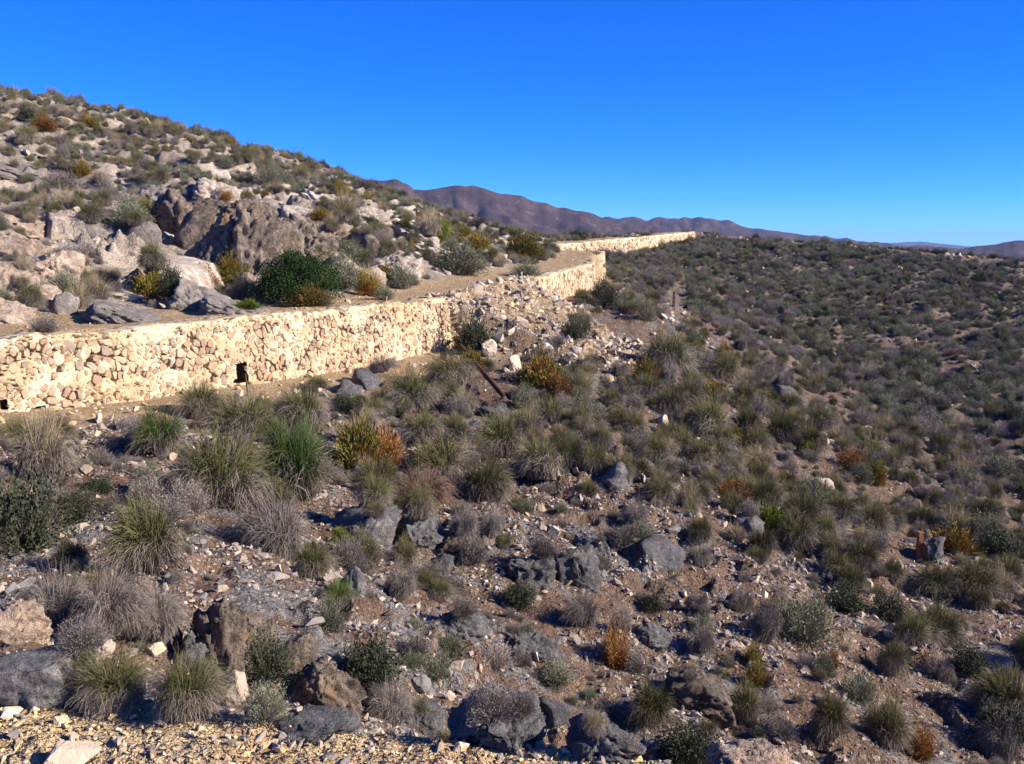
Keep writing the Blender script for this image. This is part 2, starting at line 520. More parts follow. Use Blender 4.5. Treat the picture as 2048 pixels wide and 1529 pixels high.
def rbf_eval(fit, x, y):
    P, w, c = fit
    z = w[-3] + w[-2] * x + w[-1] * y
    for i in range(len(P)):
        z = z + w[i] * np.sqrt((x - P[i, 0]) ** 2 + (y - P[i, 1]) ** 2 + c * c)
    return z

F_LOW = rbf_fit(LOW, 1.2)
F_HIGH = rbf_fit(HIGH, 1.0)

# rock steps in the lower slope: polyline (photo pixels at the foot of the step), height
STEP_PX = [([(110, 1215), (180, 1262), (300, 1290), (360, 1330), (470, 1345), (560, 1320), (640, 1290)], .30),
           ([(760, 1105), (850, 1095), (930, 1085), (1000, 1090)], .18), ([(970, 1120), (1060, 1175), (1160, 1185)], .25),
           ([(560, 1010), (640, 1000), (720, 1010), (780, 1030)], .15)]
STEPS = []

def terrace(z, h):
    k = np.floor(z / h)
    f = z / h - k
    return (k + f ** 4 / (f ** 4 + (1 - f) ** 4 + 1e-9)) * h

def fields(x, y, detail=True):
    x = np.asarray(x, float).ravel()
    y = np.asarray(y, float).ravel()
    s, zt, lo, hi, sg = edge_info(x, y)
    r = np.hypot(x, y)
    zl = rbf_eval(F_LOW, x, y)
    zh = rbf_eval(F_HIGH, x, y)
    # ripple the drop line where there is no wall
    wall = ((sg > 10) & (sg < 12)) | ((sg > 15) & (sg < 16)) | ((sg > 18) & (sg < 19)) | ((sg > 21) & (sg < 22))
    rip = np.where(wall, 0, fbm(x * 1.6, y * 1.6, 31, 3) * np.clip((hi - lo) * .22, 0, .35))
    t = np.clip((s + rip - lo) / (hi - lo), 0, 1)
    t = np.where(hi - lo > 2, t * (1.15 - .15 * t) , t * t * (3 - 2 * t))
    t = np.clip(t, 0, 1)
    track = (s > -0.2) & (s < 3.1) & (sg < 22.4)
    far_slope = sstep(-2.5, 3.0, (y - 30) - (17.5 - x) * (34.0 / 9.0) + 3.0) * (s < 0) * (y > 25)
    if detail:
        near = np.clip(r / 12, .25, 1)
        dl = fbm(x * .55, y * .55, 1, 3) * .13 + ridged(x * 1.1, y * 1.1, 5, 3) * .035 * near + fbm(x * 3.1, y * 3.1, 9, 3) * .045
        dl = dl * (1 + far_slope * .9) + far_slope * fbm(x * .16, y * .16, 44, 3) * .5
        wd = .25 + .75 * sstep(.2, 1.6, -s)
        ledges = ridged(x * .30 + .2 * y, y * .34, 12, 4)
        dh = fbm(x * .22, y * .22, 15, 4) * .55 + ledges * .16 + ridged(x * .9, y * .9, 18, 3) * .11 + fbm(x * 2.6, y * 2.6, 22, 3) * .07
        wh = sstep(2.9, 6.5, s) * np.where(sg > 22.4, .35, 1)
        tr = fbm(x * 1.5, y * 1.5, 51, 3) * .03 + fbm(x * 9, y * 9, 55, 2) * .010
        # crumbled heap left on the bed edge
        zl = zl + dl * wd
        zh = zh + dh * wh + tr
        # beds of rock crop out in broken steps
        q = zh + .12 * x - .05 * y + .35 * fbm(x * .5, y * .5, 81, 3)
        zh = zh + (terrace(q, .62) - q) * sstep(.0, .35, fbm(x * .12, y * .12, 83, 2) + .22) * sstep(3.2, 6.5, s) * np.where(sg > 22.4, 0, 1)
        q = zl + .16 * x + .06 * y + .22 * fbm(x * .9, y * .9, 85, 3)
        zl = zl + (terrace(q, .26) - q) * sstep(.05, .35, fbm(x * .33, y * .33, 87, 2) + .1) * sstep(.8, 2.2, -s) * (1 - far_slope * .6)
    z = zl + (zh - zl) * t
    if detail:
        gr = (t > .02) & (t < .98) & (hi - lo > 2)
        z = z + np.where(gr, fbm(x * 2.4, y * 2.4, 61, 3) * .16, 0)
    # far away the land falls to a plain below the hills
    z = z + (-45 - z) * sstep(140, 420, r)
    return z, s, sg, t, far_slope

def height(x, y):
    return fields(np.array([x]), np.array([y]))[0][0]

FLIP = True
def build_ground():
    dense = np.radians(np.arange(-41, 41.01, .14))
    rest = np.radians(np.concatenate([np.arange(44, 180, 4), np.arange(180, 317, 4)]))
    angs = np.concatenate([dense, rest])
    rs = [0.5]
    while rs[-1] < 150:
        q = rs[-1]
        rs.append(q * (1.012 if q < 4 else 1.0085 if q < 70 else 1.011))
    while rs[-1] < 16000:
        rs.append(rs[-1] * 1.12)
    rs = np.array(rs)
    na, nr = len(angs), len(rs)
    A, R = np.meshgrid(angs, rs)
    jit = RNG.uniform(-.3, .3, A.shape)
    X = (np.sin(A) * R).ravel()
    Y = (np.cos(A) * R).ravel()
    zs, ss, sgs, ts, fars = [], [], [], [], []
    for k in range(0, len(X), 60000):
        f = fields(X[k:k + 60000], Y[k:k + 60000])
        for a, b in zip((zs, ss, sgs, ts, fars), f):
            a.append(b)
    Z, S, SG, T, FAR = (np.concatenate(a) for a in (zs, ss, sgs, ts, fars))
    V = np.stack([X, Y, Z], 1)
    V = np.vstack([V, [[0, 0, -1.65]]])
    i = np.arange(nr - 1)[:, None] * na
    j = np.arange(na)[None, :]
    j2 = (j + 1) % na
    quads = np.stack([i + j, i + j2, i + na + j2, i + na + j], -1).reshape(-1, 4)[:, ::-1]
    quads = quads[:, ::-1] if FLIP else quads
    zone = np.zeros((len(V), 4), np.float32)
    R_ = R.ravel()
    wob = fbm(X * .8, Y * .8, 71, 3)
    zone[:-1, 0] = sstep(2.7, 3.6, S + wob * .5)
    bed = (SG < 22.2)
    zone[:-1, 1] = np.where(bed, sstep(-.9, .1, S + wob * .25) * (1 - sstep(2.7, 3.6, S + wob * .5)), 0)
    # the crumbled stretch carries ochre fill as well
    zone[:-1, 1] = np.maximum(zone[:-1, 1], np.where((SG > 12.6) & (SG < 15) & (T > .03), .75 * sstep(-.25, .35, wob + T * .5) * (S < 3.2), 0))
    zone[:-1, 1] = np.maximum(zone[:-1, 1], np.where((SG > 10) & (SG < 12.7) & (S < 0), .85 * sstep(-3.2, -.6, S + wob * 1.1), 0))
    zone[:-1, 1] = np.where((R_ < 7) & (S > -.9) & (S > -50), np.maximum(zone[:-1, 1], sstep(-.75, -.2, S)), zone[:-1, 1])
    zone[:-1, 0] = np.where(R_ < 12, 0, zone[:-1, 0])
    zone[:-1, 0] = np.where(SG > 22.4, zone[:-1, 0] * .3, zone[:-1, 0])
    zone[:-1, 2] = np.maximum(FAR, sstep(70, 110, R_))
    zone[-1] = (0, 1, 0, 0)
    zone[:, 3] = 1
    S4 = S[quads].mean(1)
    SG4 = SG[quads].mean(1)
    R4 = R_[quads].mean(1)
    F4 = FAR[quads].mean(1)
    T4 = T[quads].mean(1)
    kind = np.zeros(len(quads), int)                      # 0 lower slope
    kind[F4 > .5] = 3                                     # far slope
    kind[(S4 > .5) | ((T4 > .5) & (R4 < 8))] = 1          # hillside
    kind[(S4 > .5) & (S4 <= 3.0) & (SG4 >= 9.5) & (SG4 < 22.2)] = 2      # track
    kind[(R4 < 9) & (S4 > -.45) & (SG4 < 8.6)] = 4        # gravel ledge
    kind[R4 > 190] = 5                                    # plain
    names = {0: 'rocky_slope', 1: 'hillside', 2: 'track', 3: 'far_slope', 4: 'gravel_ledge', 5: 'plain'}
    for k, nm in names.items():
        q = quads[kind == k]
        if not len(q):
            continue
        used, inv = np.unique(q, return_inverse=True)
        f = inv.reshape(-1, 4).tolist()
        vv = V[used]
        if k == 4:
            pole = len(vv)
            vv = np.vstack([vv, V[-1:]])
            ring = {int(u): n_ for n_, u in enumerate(used) if u < na}
            for a in range(na):
                b = (a + 1) % na
                if a in ring and b in ring:
                    f.append([ring[a], ring[b], pole])
            used = np.append(used, len(V) - 1)
        me = new_mesh(nm, vv, f, [M_GROUND], smooth=True)
        ca = me.color_attributes.new('zone', 'FLOAT_COLOR', 'POINT')
        ca.data.foreach_set('color', zone[used].astype(np.float32).ravel())
        o = link(nm, me)
        tag(o, kind='structure')
    near = R4 < 170
    return V, quads[near]

GV, GQ = build_ground()
BVH = BVHTree.FromPolygons([tuple(v) for v in GV.tolist()], GQ.tolist())

def hit(u, v):
    d = ray(u, v)
    loc, nrm, idx, dist = BVH.ray_cast(Vector((0, 0, 0)), d, 400)
    if loc is None:
        return None
    return loc

def down(x, y):
    loc, n_, i_, d_ = BVH.ray_cast(Vector((x, y, 60)), Vector((0, 0, -1)), 200)
    return loc

def shown(p, h=.3):
    """does the eye see this point over the ground?"""
    q = Vector((p[0], p[1], p[2] + h))
    d = q.normalized()
    loc, n_, i_, dist = BVH.ray_cast(Vector((0, 0, 0)), d, q.length - .25)
    return loc is None

# ------------------------------------------------------------------ far hills
def mountain(name, sil, D, depth, base, gul, amp, seed, mat, slant=0.0, da=.035):
    sil = np.array(sil, float)
    us = np.arange(sil[0, 0], sil[-1, 0] + 1, da * 35)
    vs = np.interp(us, sil[:, 0], sil[:, 1])
    az = (us - 1024) / FPX
    rows = np.concatenate([np.linspace(-1.0, 0, 12)[:-1], np.linspace(0, 1, 46)])
    nR, nU = len(rows), len(us)
    V = np.zeros((nR, nU, 3))
    Dr = D * (1 + .04 * fbm(us * .0022, us * 0 + 3, seed, 1) + slant * (us - us[0]) / 1000)
    zr = (490 - vs) / FPX * Dr * 1.0
    zr = zr + pnoise(us * .05, us * 0, seed + 40) * amp * .02
    for k, t in enumerate(rows):
        d = Dr - t * depth
        if t < 0:
            z = zr + t * (zr - base) * .9
        else:
            prof = 1 - t ** .8
            z = base + (zr - base) * prof
            xx, yy = az * d, d
            sc_ = gul
            wx = xx + 90 * pnoise(xx * sc_ * .5, yy * sc_ * .5, seed + 3)
            wy = yy * .55 + 60 * pnoise(xx * sc_ * .5, yy * sc_ * .5, seed + 4)
            g = np.abs(pnoise(wx * sc_, wy * sc_, seed + 5)) + .62 * np.abs(pnoise(wx * sc_ * 2.1, wy * sc_ * 1.6, seed + 6)) + .34 * np.abs(pnoise(wx * sc_ * 4.7, wy * sc_ * 3.4, seed + 7))
            z = z - amp * (.95 - g) * min(1, t * 2.2) * (1 - t) ** .5
            z = z + amp * .05 * pnoise(xx * .03, yy * .03, seed + 9)
        V[k, :, 0] = az * d
        V[k, :, 1] = d
        V[k, :, 2] = z
    V = V.reshape(-1, 3)
    i = np.arange(nR - 1)[:, None] * nU
    j = np.arange(nU - 1)[None, :]
    q = np.stack([i + j, i + j + 1, i + nU + j + 1, i + nU + j], -1).reshape(-1, 4)[:, ::-1]
    me = new_mesh(name, V, q.tolist(), [mat], smooth=True)
    return tag(link(name, me), kind='structure')

def mount_material():
    M = NT('mountain_scrub')
    n1 = M.noise(.02, 5, 0.6)
    n2 = M.noise(.12, 4, 0.65)
    c = M.mix(M.step(n1, 0.38, 0.62), (0.045, 0.029, 0.032), (0.085, 0.055, 0.052))
    c = M.mix(M.step(n2, 0.5, 0.7), c, (0.036, 0.028, 0.034))
    c = M.mix(M.math('MULTIPLY', M.step(M.noise(.05, 4, .6), .6, .68), .7), c, (0.16, 0.11, 0.09))
    return M.done(c, M.bump(n2, .6, 4))
M_MOUNT = mount_material()
mountain('mountain', [(560, 372), (700, 358), (740, 361), (800, 364), (822, 373), (832, 380), (870, 378), (930, 376), (985, 384), (1040, 398), (1100, 413), (1170, 430), (1230, 446), (1330, 462), (1460, 490), (1600, 510)], 1500, 750, -45, .0066, 84, 11, M_MOUNT)
mountain('mountain', [(1100, 470), (1160, 446), (1200, 436), (1290, 439), (1320, 437), (1400, 437), (1440, 442), (1490, 455), (1560, 466), (1640, 474), (1760, 488), (1960, 500)], 2400, 900, -45, .0052, 105, 23, M_MOUNT)
mountain('far_hill', [(1500, 490), (1580, 478), (1640, 477), (1700, 487), (1760, 488), (1800, 485), (1838, 484), (1870, 488), (1905, 491), (1940, 494), (1990, 488), (2100, 484), (2300, 488), (3000, 492), (3800, 500)], 7500, 2000, -60, .003, 60, 31, M_MOUNT)
mountain('far_hill', [(1640, 505), (1760, 496), (1850, 495), (1920, 497), (1960, 493), (2000, 486), (2048, 480), (2120, 470), (2250, 462), (2500, 472), (2900, 486), (3500, 500), (4200, 520)], 1500, 800, -45, .006, 45, 37, M_MOUNT)
# ------------------------------------------------------------------ masonry walls of the railway bed
def clip_poly(poly, nx, ny, d):
    out = []
    n = len(poly)
    for i in range(n):
        a, b = poly[i], poly[(i + 1) % n]
        da, db = a[0] * nx + a[1] * ny - d, b[0] * nx + b[1] * ny - d
        if da <= 0:
            out.append(a)
        if da * db < 0:
            t = da / (da - db)
            out.append((a[0] + t * (b[0] - a[0]), a[1] + t * (b[1] - a[1])))
    return out

def cells(L, H0, H1, a, b, rng, clear_top=.04):
    """irregular stone outlines (s, h) filling a strip of length L between the heights H0(s), H1(s)"""
    rows = int(8 / b)
    seeds = {}
    nx = int(L / a) + 4
    for r in range(-2, rows + 2):
        for c in range(-2, nx):
            if rng.random() < .30:
                continue
            seeds[(c, r)] = ((c + .5 * (r % 2) + rng.uniform(-.5, .5)) * a, (r + rng.uniform(-.5, .5)) * b)
    res = []
    for (c, r), (sx, sy) in seeds.items():
        if not (0.02 < sx < L - .02) or not (H0(sx) - .25 < sy < H1(sx) - .03):
            continue
        poly = [(-a * 1.3, -b * 1.5), (a * 1.3, -b * 1.5), (a * 1.3, b * 1.5), (-a * 1.3, b * 1.5)]
        for dc in range(-3, 4):
            for dr in range(-3, 4):
                q = seeds.get((c + dc, r + dr))
                if q is None or (dc == 0 and dr == 0):
                    continue
                nxx, nyy = q[0] - sx, q[1] - sy
                d2 = nxx * nxx + nyy * nyy
                poly = clip_poly(poly, nxx, nyy, d2 / 2)
        top = H1(sx) - clear_top - sy
        poly = clip_poly(poly, 0, 1, top)
        poly = clip_poly(poly, 1, 0, L - sx)
        poly = clip_poly(poly, -1, 0, sx)
        if len(poly) < 3:
            continue
        poly = [(p[0] + sx, p[1] + sy) for p in poly]
        res.append(poly)
    return res

def chaikin(poly, q=.25):
    out = []
    n = len(poly)
    for i in range(n):
        a, b = poly[i], poly[(i + 1) % n]
        out.append((a[0] + q * (b[0] - a[0]), a[1] + q * (b[1] - a[1])))
        out.append((a[0] + (1 - q) * (b[0] - a[0]), a[1] + (1 - q) * (b[1] - a[1])))
    return out

def build_wall(name, label, pts, H0, size, seed, n_parts, holes=(), thick=.7, res=.035, mort=.0, top_rag=.05, n_seen=None):
    """pts: (x, y, top z) along the face; H0(s): foot height below the top. Face looks to the right of the walking direction."""
    rng = np.random.default_rng(seed)
    P = np.array(pts, float)
    seg = np.hypot(*(P[1:, :2] - P[:-1, :2]).T)
    S = np.concatenate([[0], np.cumsum(seg)])
    L = S[-1]
    def pos(s):
        return np.interp(s, S, P[:, 0]), np.interp(s, S, P[:, 1]), np.interp(s, S, P[:, 2])
    def normal(s):
        e = .5
        x0, y0, _ = pos(np.maximum(s - e, 0))
        x1, y1, _ = pos(np.minimum(s + e, L))
        l = np.hypot(x1 - x0, y1 - y0)
        return (y1 - y0) / l, -(x1 - x0) / l
    HB = 4.2
    def top_h(s):
        return HB + pnoise(np.asarray(s) * .9, np.asarray(s) * 0, seed) * top_rag * 1.5 + pnoise(np.asarray(s) * 4.1, np.asarray(s) * 0, seed + 1) * top_rag
    bot_h = lambda s: HB - H0(s)
    def W(s, h, out):
        x, y, z = pos(s)
        nx, ny = normal(s)
        o = out + (HB - h) * .06 - .02
        return np.stack([x + nx * o, y + ny * o, z + h - HB], -1)
    root = bpy.data.objects.new(name, None)
    C.objects.link(root)
    x, y, z = pos(L / 2)
    root.location = (float(x), float(y), float(z) - float(H0(L / 2)))
    root.empty_display_size = .3
    tag(root, label, 'wall', kind='thing')
    base = np.array(root.location)
    # mortar body: front face, crest and two ends in one sheet
    ns = int(L / res)
    nh = int(max(H0(0), H0(L), H0(L / 2)) / res) + 12
    ss = np.linspace(0, L, ns + 1)
    rowsV = []
    th = top_h(ss)
    for k in range(nh + 1):
        f = k / nh
        h = (bot_h(ss) - .35) * (1 - f) + th * f
        # joints are eroded here and there, elsewhere smeared over the stones
        er = fbm(ss * .9, h * 1.2, seed + 2, 3)
        d = .020 * fbm(ss * 4, h * 4, seed + 4, 3) + .02 * np.clip(er + mort, -.8, .45)
        deep = sstep(.10, .24, -(er * .4 + mort * .5) + .6 * fbm(ss * 3.4, h * 3.4, seed + 9, 3)) * .14
        n_ = pnoise(ss * 3.6 + .8 * pnoise(ss * 7, h * 7, seed + 13), h * 4.6 + .8 * pnoise(ss * 7, h * 7, seed + 14), seed + 12)
        crack = sstep(.74, .90, 1 - 2.2 * np.abs(n_)) * sstep(-.30, .05, fbm(ss * 1.1, h * 1.1, seed + 15, 2))
        d = d - np.maximum(deep, crack * .14)
        hole = np.zeros(len(ss), bool)
        rowsV.append(W(ss, h, d))
    front = len(rowsV)
    crest = []
    for k, inn in enumerate((.10, .22, .36, .52, thick)):
        h = th + .03 * pnoise(ss * 2.3, ss * 0 + k, seed + 7) + (.0 if k < 4 else -.25)
        crest.append(W(ss, h, -inn))
    allr = np.stack(rowsV + crest)                                   # rows, cols, 3
    # ends
    def end(col, s):
        nx, ny = normal(np.array([s]))
        back = allr[:, col].copy()
        back[:front, 0] -= nx[0] * thick
        back[:front, 1] -= ny[0] * thick
        back[front:] = W(np.full(len(crest), s), np.full(len(crest), float(th[col])) - .25, -thick)
        return back[:, None]
    allr = np.concatenate([end(0, 0.0), allr, end(-1, L)], 1)
    nr, nc = allr.shape[:2]
    i = np.arange(nr - 1)[:, None] * nc
    j = np.arange(nc - 1)[None, :]
    q = np.stack([i + j, i + j + 1, i + nc + j + 1, i + nc + j], -1)
    keep = np.ones(q.shape[:2], bool)
    hh = np.stack([(bot_h(ss) - .35) * (1 - k / nh) + th * (k / nh) for k in range(nh + 1)])
    for (s0, s1, h0, h1) in holes:
        for k in range(nh):
            hm = (hh[k, :-1] + hh[k, 1:]) / 2 - HB
            sm = (ss[:-1] + ss[1:]) / 2
            jag = .006 * pnoise(sm * 9, hm * 9, seed + 11)
            keep[k, 1:-1] &= ~((sm > s0 + jag) & (sm < s1 + jag) & (hm > h0 + jag) & (hm < h1 + jag))
    me = new_mesh('mortar', allr.reshape(-1, 3) - base, q[keep].reshape(-1, 4).tolist(), [M_MORTAR], smooth=True)
    link('mortar', me, root)
    for (s0, s1, h0, h1) in holes:
        e = .06
        vs, fs = [], []
        for o, dd in ((-.02, 0), (-.42, 0)):
            for s_, h_ in ((s0 - e, h0 - e), (s1 + e, h0 - e), (s1 + e, h1 + e), (s0 - e, h1 + e)):
                vs.append(W(np.array([s_]), np.array([h_ + HB]), np.array([o - .03]))[0] - base)
        fs = [(4, 5, 6, 7), (0, 1, 5, 4), (1, 2, 6, 5), (2, 3, 7, 6), (3, 0, 4, 7)]
        link('drain_hole', new_mesh('drain_hole', np.array(vs), fs, [M_HOLE]), root)
    # stones
    polys = cells(L, bot_h, lambda s: float(top_h(s)), size[0], size[1], rng, .11 if size[0] < .25 else .05)
    made = []
    for poly in polys:
        c = np.mean(poly, 0)
        bad = False
        for (s0, s1, h0, h1) in holes:
            if s0 - .03 < c[0] < s1 + .03 and h0 - .03 < c[1] - HB < h1 + .03:
                bad = True
        if bad:
            continue
        er = float(fbm(np.array([c[0] * .9]), np.array([c[1] * 1.2]), seed + 2, 3)[0]) * .8 + mort + rng.normal(0, .16)
        sh = rng.uniform(.74, .96) if er < .0 else rng.uniform(.5, .92)
        pl = chaikin(poly, rng.uniform(.22, .3))
        if len(pl) > 14:
            pl = pl[::2]
        A0 = np.array(pl)
        wob = 1 + .20 * pnoise((A0[:, 0]) * 14, A0[:, 1] * 14, seed + 21)
        pl = [(c[0] + (p[0] - c[0]) * w_, c[1] + (p[1] - c[1]) * w_) for p, w_ in zip(pl, wob)]
        pl = [(c[0] + (p[0] - c[0]) * q_, c[1] + (p[1] - c[1]) * q_) for p, q_ in zip(pl, sh * rng.uniform(.90, 1.03, len(pl)))]
        n = len(pl)
        area = .5 * abs(sum(pl[k][0] * pl[(k + 1) % n][1] - pl[(k + 1) % n][0] * pl[k][1] for k in range(n)))
        if area < .002:
            continue
        proud = rng.uniform(-.010, .018)
        A = np.array(pl)
        tilt = rng.normal(0, .10, 2)
        def ring(f, o):
            B = c + (A - c) * f
            oo = o + (B - c) @ tilt + rng.normal(0, .007, n)
            return W(B[:, 0], B[:, 1], oo)
        V = np.vstack([ring(1.02, -.10), ring(1.0, proud - .004), ring(.95, proud + .004), W(c[:1], c[1:], np.array([proud + .012 + rng.uniform(-.012, .012)]))])
        F = []
        for k in range(n):
            k2 = (k + 1) % n
            F.append((k, k2, n + k2, n + k))
            F.append((n + k, n + k2, 2 * n + k2, 2 * n + k))
            F.append((2 * n + k, 2 * n + k2, 3 * n))
        V2 = V
        u = pix(V2.mean(0))
        vis = u is not None and -40 < u[0] < 2090 and -20 < u[1] < 1550
        made.append((area * (1 if vis else .02), V2, F, rng.random()))
    made.sort(key=lambda m: -m[0])
    for k, (ar, V, F, tn) in enumerate(made[:n_parts]):
        me = new_mesh('stone', V - base, F, [M_WALLSTONE], tint=np.full(len(V), tn))
        link('stone', me, root)
    rest = made[n_parts:]
    if rest:
        vs, fs, tn, off = [], [], [], 0
        for ar, V, F, t in rest:
            vs.append(V - base)
            fs += [tuple(a + off for a in f) for f in F]
            tn.append(np.full(len(V), t))
            off += len(V)
        o = link('small_stone', new_mesh('small_stone', np.vstack(vs), fs, [M_WALLSTONE], tint=np.concatenate(tn)), root)
        o['kind'] = 'stuff'
    return root, W, HB, S

def wall_pts(sg0, sg1, n=12, off=0.0):
    return [seg_point(sg0 + (sg1 - sg0) * k / n, off) for k in range(n + 1)]

def foot_fn(pts, extra=.1):
    P = np.array(pts)
    S = np.concatenate([[0], np.cumsum(np.hypot(*(P[1:, :2] - P[:-1, :2]).T))])
    hs = []
    for k in range(len(P)):
        a, b = P[max(k - 1, 0)], P[min(k + 1, len(P) - 1)]
        d = (b - a)[:2] / np.linalg.norm((b - a)[:2])
        x, y = P[k, 0] + d[1] * .35, P[k, 1] - d[0] * .35
        hs.append(P[k, 2] - height(x, y) + extra)
    hs = np.array(hs)
    return lambda s: np.interp(s, S, hs)

def wall_s(pts, u, v):
    """length along the wall and height below the top at photo pixel u, v"""
    P = np.array(pts)
    S = np.concatenate([[0], np.cumsum(np.hypot(*(P[1:, :2] - P[:-1, :2]).T))])
    d = ray(u, v)
    best = None
    for k in range(len(P) - 1):
        a, b = P[k], P[k + 1]
        M2 = np.array([[d.x, -(b[0] - a[0])], [d.y, -(b[1] - a[1])]])
        t, w = np.linalg.solve(M2, a[:2])
        if -.02 <= w <= 1.02:
            return S[k] + w * (S[k + 1] - S[k]), d.z * t - (a[2] + w * (b[2] - a[2]))
    return None

near_pts = wall_pts(10.0, 12.0, 24)
holes1 = []
for (u0, v0, u1, v1) in ((470, 726, 491, 768), (-2, 798, 12, 822), (56, 812, 88, 825)):
    a, b = wall_s(near_pts, u0, v1), wall_s(near_pts, u1, v0)
    holes1.append((a[0], b[0], a[1], b[1]))
near_wall = build_wall('stone_wall', 'long near stretch of pale stone retaining wall with a dark upright drain hole', near_pts, foot_fn(near_pts), (.185, .125), 101, 300, holes1, mort=.10, res=.024, top_rag=.045)
mid_pts = wall_pts(15.0, 16.0, 16)
a, b = wall_s(mid_pts, 1142, 616), wall_s(mid_pts, 1149, 598)
mid_wall = build_wall('stone_wall', 'tall middle stretch of pale stone retaining wall just behind the rubble slide', mid_pts, foot_fn(mid_pts, .25), (.31, .22), 102, 300, [(a[0], b[0], a[1], b[1])], mort=.1, res=.06)
ret_pts = wall_pts(18.0, 19.0, 6)
build_wall('stone_wall', 'short broken pale stone wall stub between the middle wall and the far wall', ret_pts, foot_fn(ret_pts, .3), (.36, .26), 103, 40, (), mort=.05, res=.09, top_rag=.12)
far_pts = wall_pts(21.0, 22.0, 24)
far_wall = build_wall('stone_wall', 'far straight stretch of pale stone wall rising to the skyline before the mountains', far_pts, foot_fn(far_pts, .3), (.45, .30), 104, 0, (), mort=.05, res=.13, top_rag=.07)
# ------------------------------------------------------------------ bedrock outcrops and boulders
def rock_mesh(name, mat, seed, sub=4, facets=11, blocky=.5, rough=.3, cracks=.10, flat=0.0):
    bm = bmesh.new()
    bmesh.ops.create_icosphere(bm, subdivisions=sub, radius=1.0)
    off = Vector((seed * 3.7, seed * 1.9, seed * .7))
    ax = Vector((.35 + .2 * math.sin(seed), .2 * math.cos(seed * 2), .9)).normalized()
    rr = random.Random(seed * 7 + 1)
    planes = []
    for _ in range(facets):
        nv = Vector((rr.gauss(0, 1), rr.gauss(0, 1), rr.gauss(0, .8)))
        planes.append((nv.normalized(), rr.uniform(.52, .86)))
    for v in bm.verts:
        p = v.co.normalized()
        m = max(abs(p.x), abs(p.y), abs(p.z))
        q = p.lerp(p / m * .86, blocky)
        jit = .07 * mnoise.noise(p * 2.2 + off)
        for nv, dd in planes:
            e = q.dot(nv) - dd - jit
            if e > 0:
                q = q - nv * (e * .88)
        n1 = mnoise.noise(p * 1.15 + off)
        n2 = mnoise.noise(p * 2.7 + off * 2)
        n3 = mnoise.noise(p * 6.5 + off * 3)
        n4 = mnoise.noise(p * 15 + off)
        st = mnoise.noise(Vector((p.dot(ax) * 5.5 + n2 * .6, seed, n1 * .5)))
        n5 = mnoise.noise(p * 30 + off) if sub > 4 else 0
        r = 1 + rough * .7 * n1 + rough * .40 * (1 - 2 * abs(n2)) + rough * .30 * (1 - 2 * abs(n3)) + rough * .20 * (1 - 2 * abs(n4)) + rough * .08 * n5 + rough * .30 * max(-.25, min(.25, st * 1.6))
        if cracks:
            d, _ = mnoise.voronoi(p * 1.9 + off + Vector((n3, n2, n1)) * .25)
            e = d[1] - d[0]
            r -= cracks * (1 - min(1, e / .14))
        q = q * r
        if flat:
            q.z = q.z if q.z < 1 - flat else (1 - flat) + (q.z - 1 + flat) * .25
        v.co = q
    me = bpy.data.meshes.new(name)
    bm.to_mesh(me)
    bm.free()
    me.materials.append(mat)
    me.polygons.foreach_set('use_smooth', np.ones(len(me.polygons), bool) * (sub > 2))
    me.update()
    return me

ROCK_TRIS = []
def add_rock(u, v, w, h, mat, label, seed, cat='rock', name='rock_outcrop', deep=1.0, sub=4, sink=.36, rz=0.0, tilt=(0, 0), group=None, **kw):
    """a rock whose outline spans w x h photo pixels with its foot at pixel u, v"""
    p = hit(u, v)
    d = p.length
    k = d / FPX
    W2, H2 = w * k / 2, h * k / 2 / (1 - sink)
    if sub == 4 and w >= 88:
        sub = 5
    me = rock_mesh(name, mat, seed, sub, **kw)
    yaw = math.atan2(-p.x, p.y)
    dirn = Vector((p.x, p.y, 0)).normalized()
    o = link(name, me, loc=p + dirn * W2 * deep * .75 + Vector((0, 0, H2 * (1 - 2 * sink))))
    o.scale = (W2 * .95, W2 * deep, H2)
    o.rotation_euler = (tilt[0], tilt[1], yaw + rz)
    tag(o, label, cat, group)
    bpy.context.view_layer.update()
    mw = o.matrix_world
    ROCK_TRIS.append((np.array([mw @ vv.co for vv in me.vertices]), [tuple(f.vertices) for f in me.polygons]))
    return o

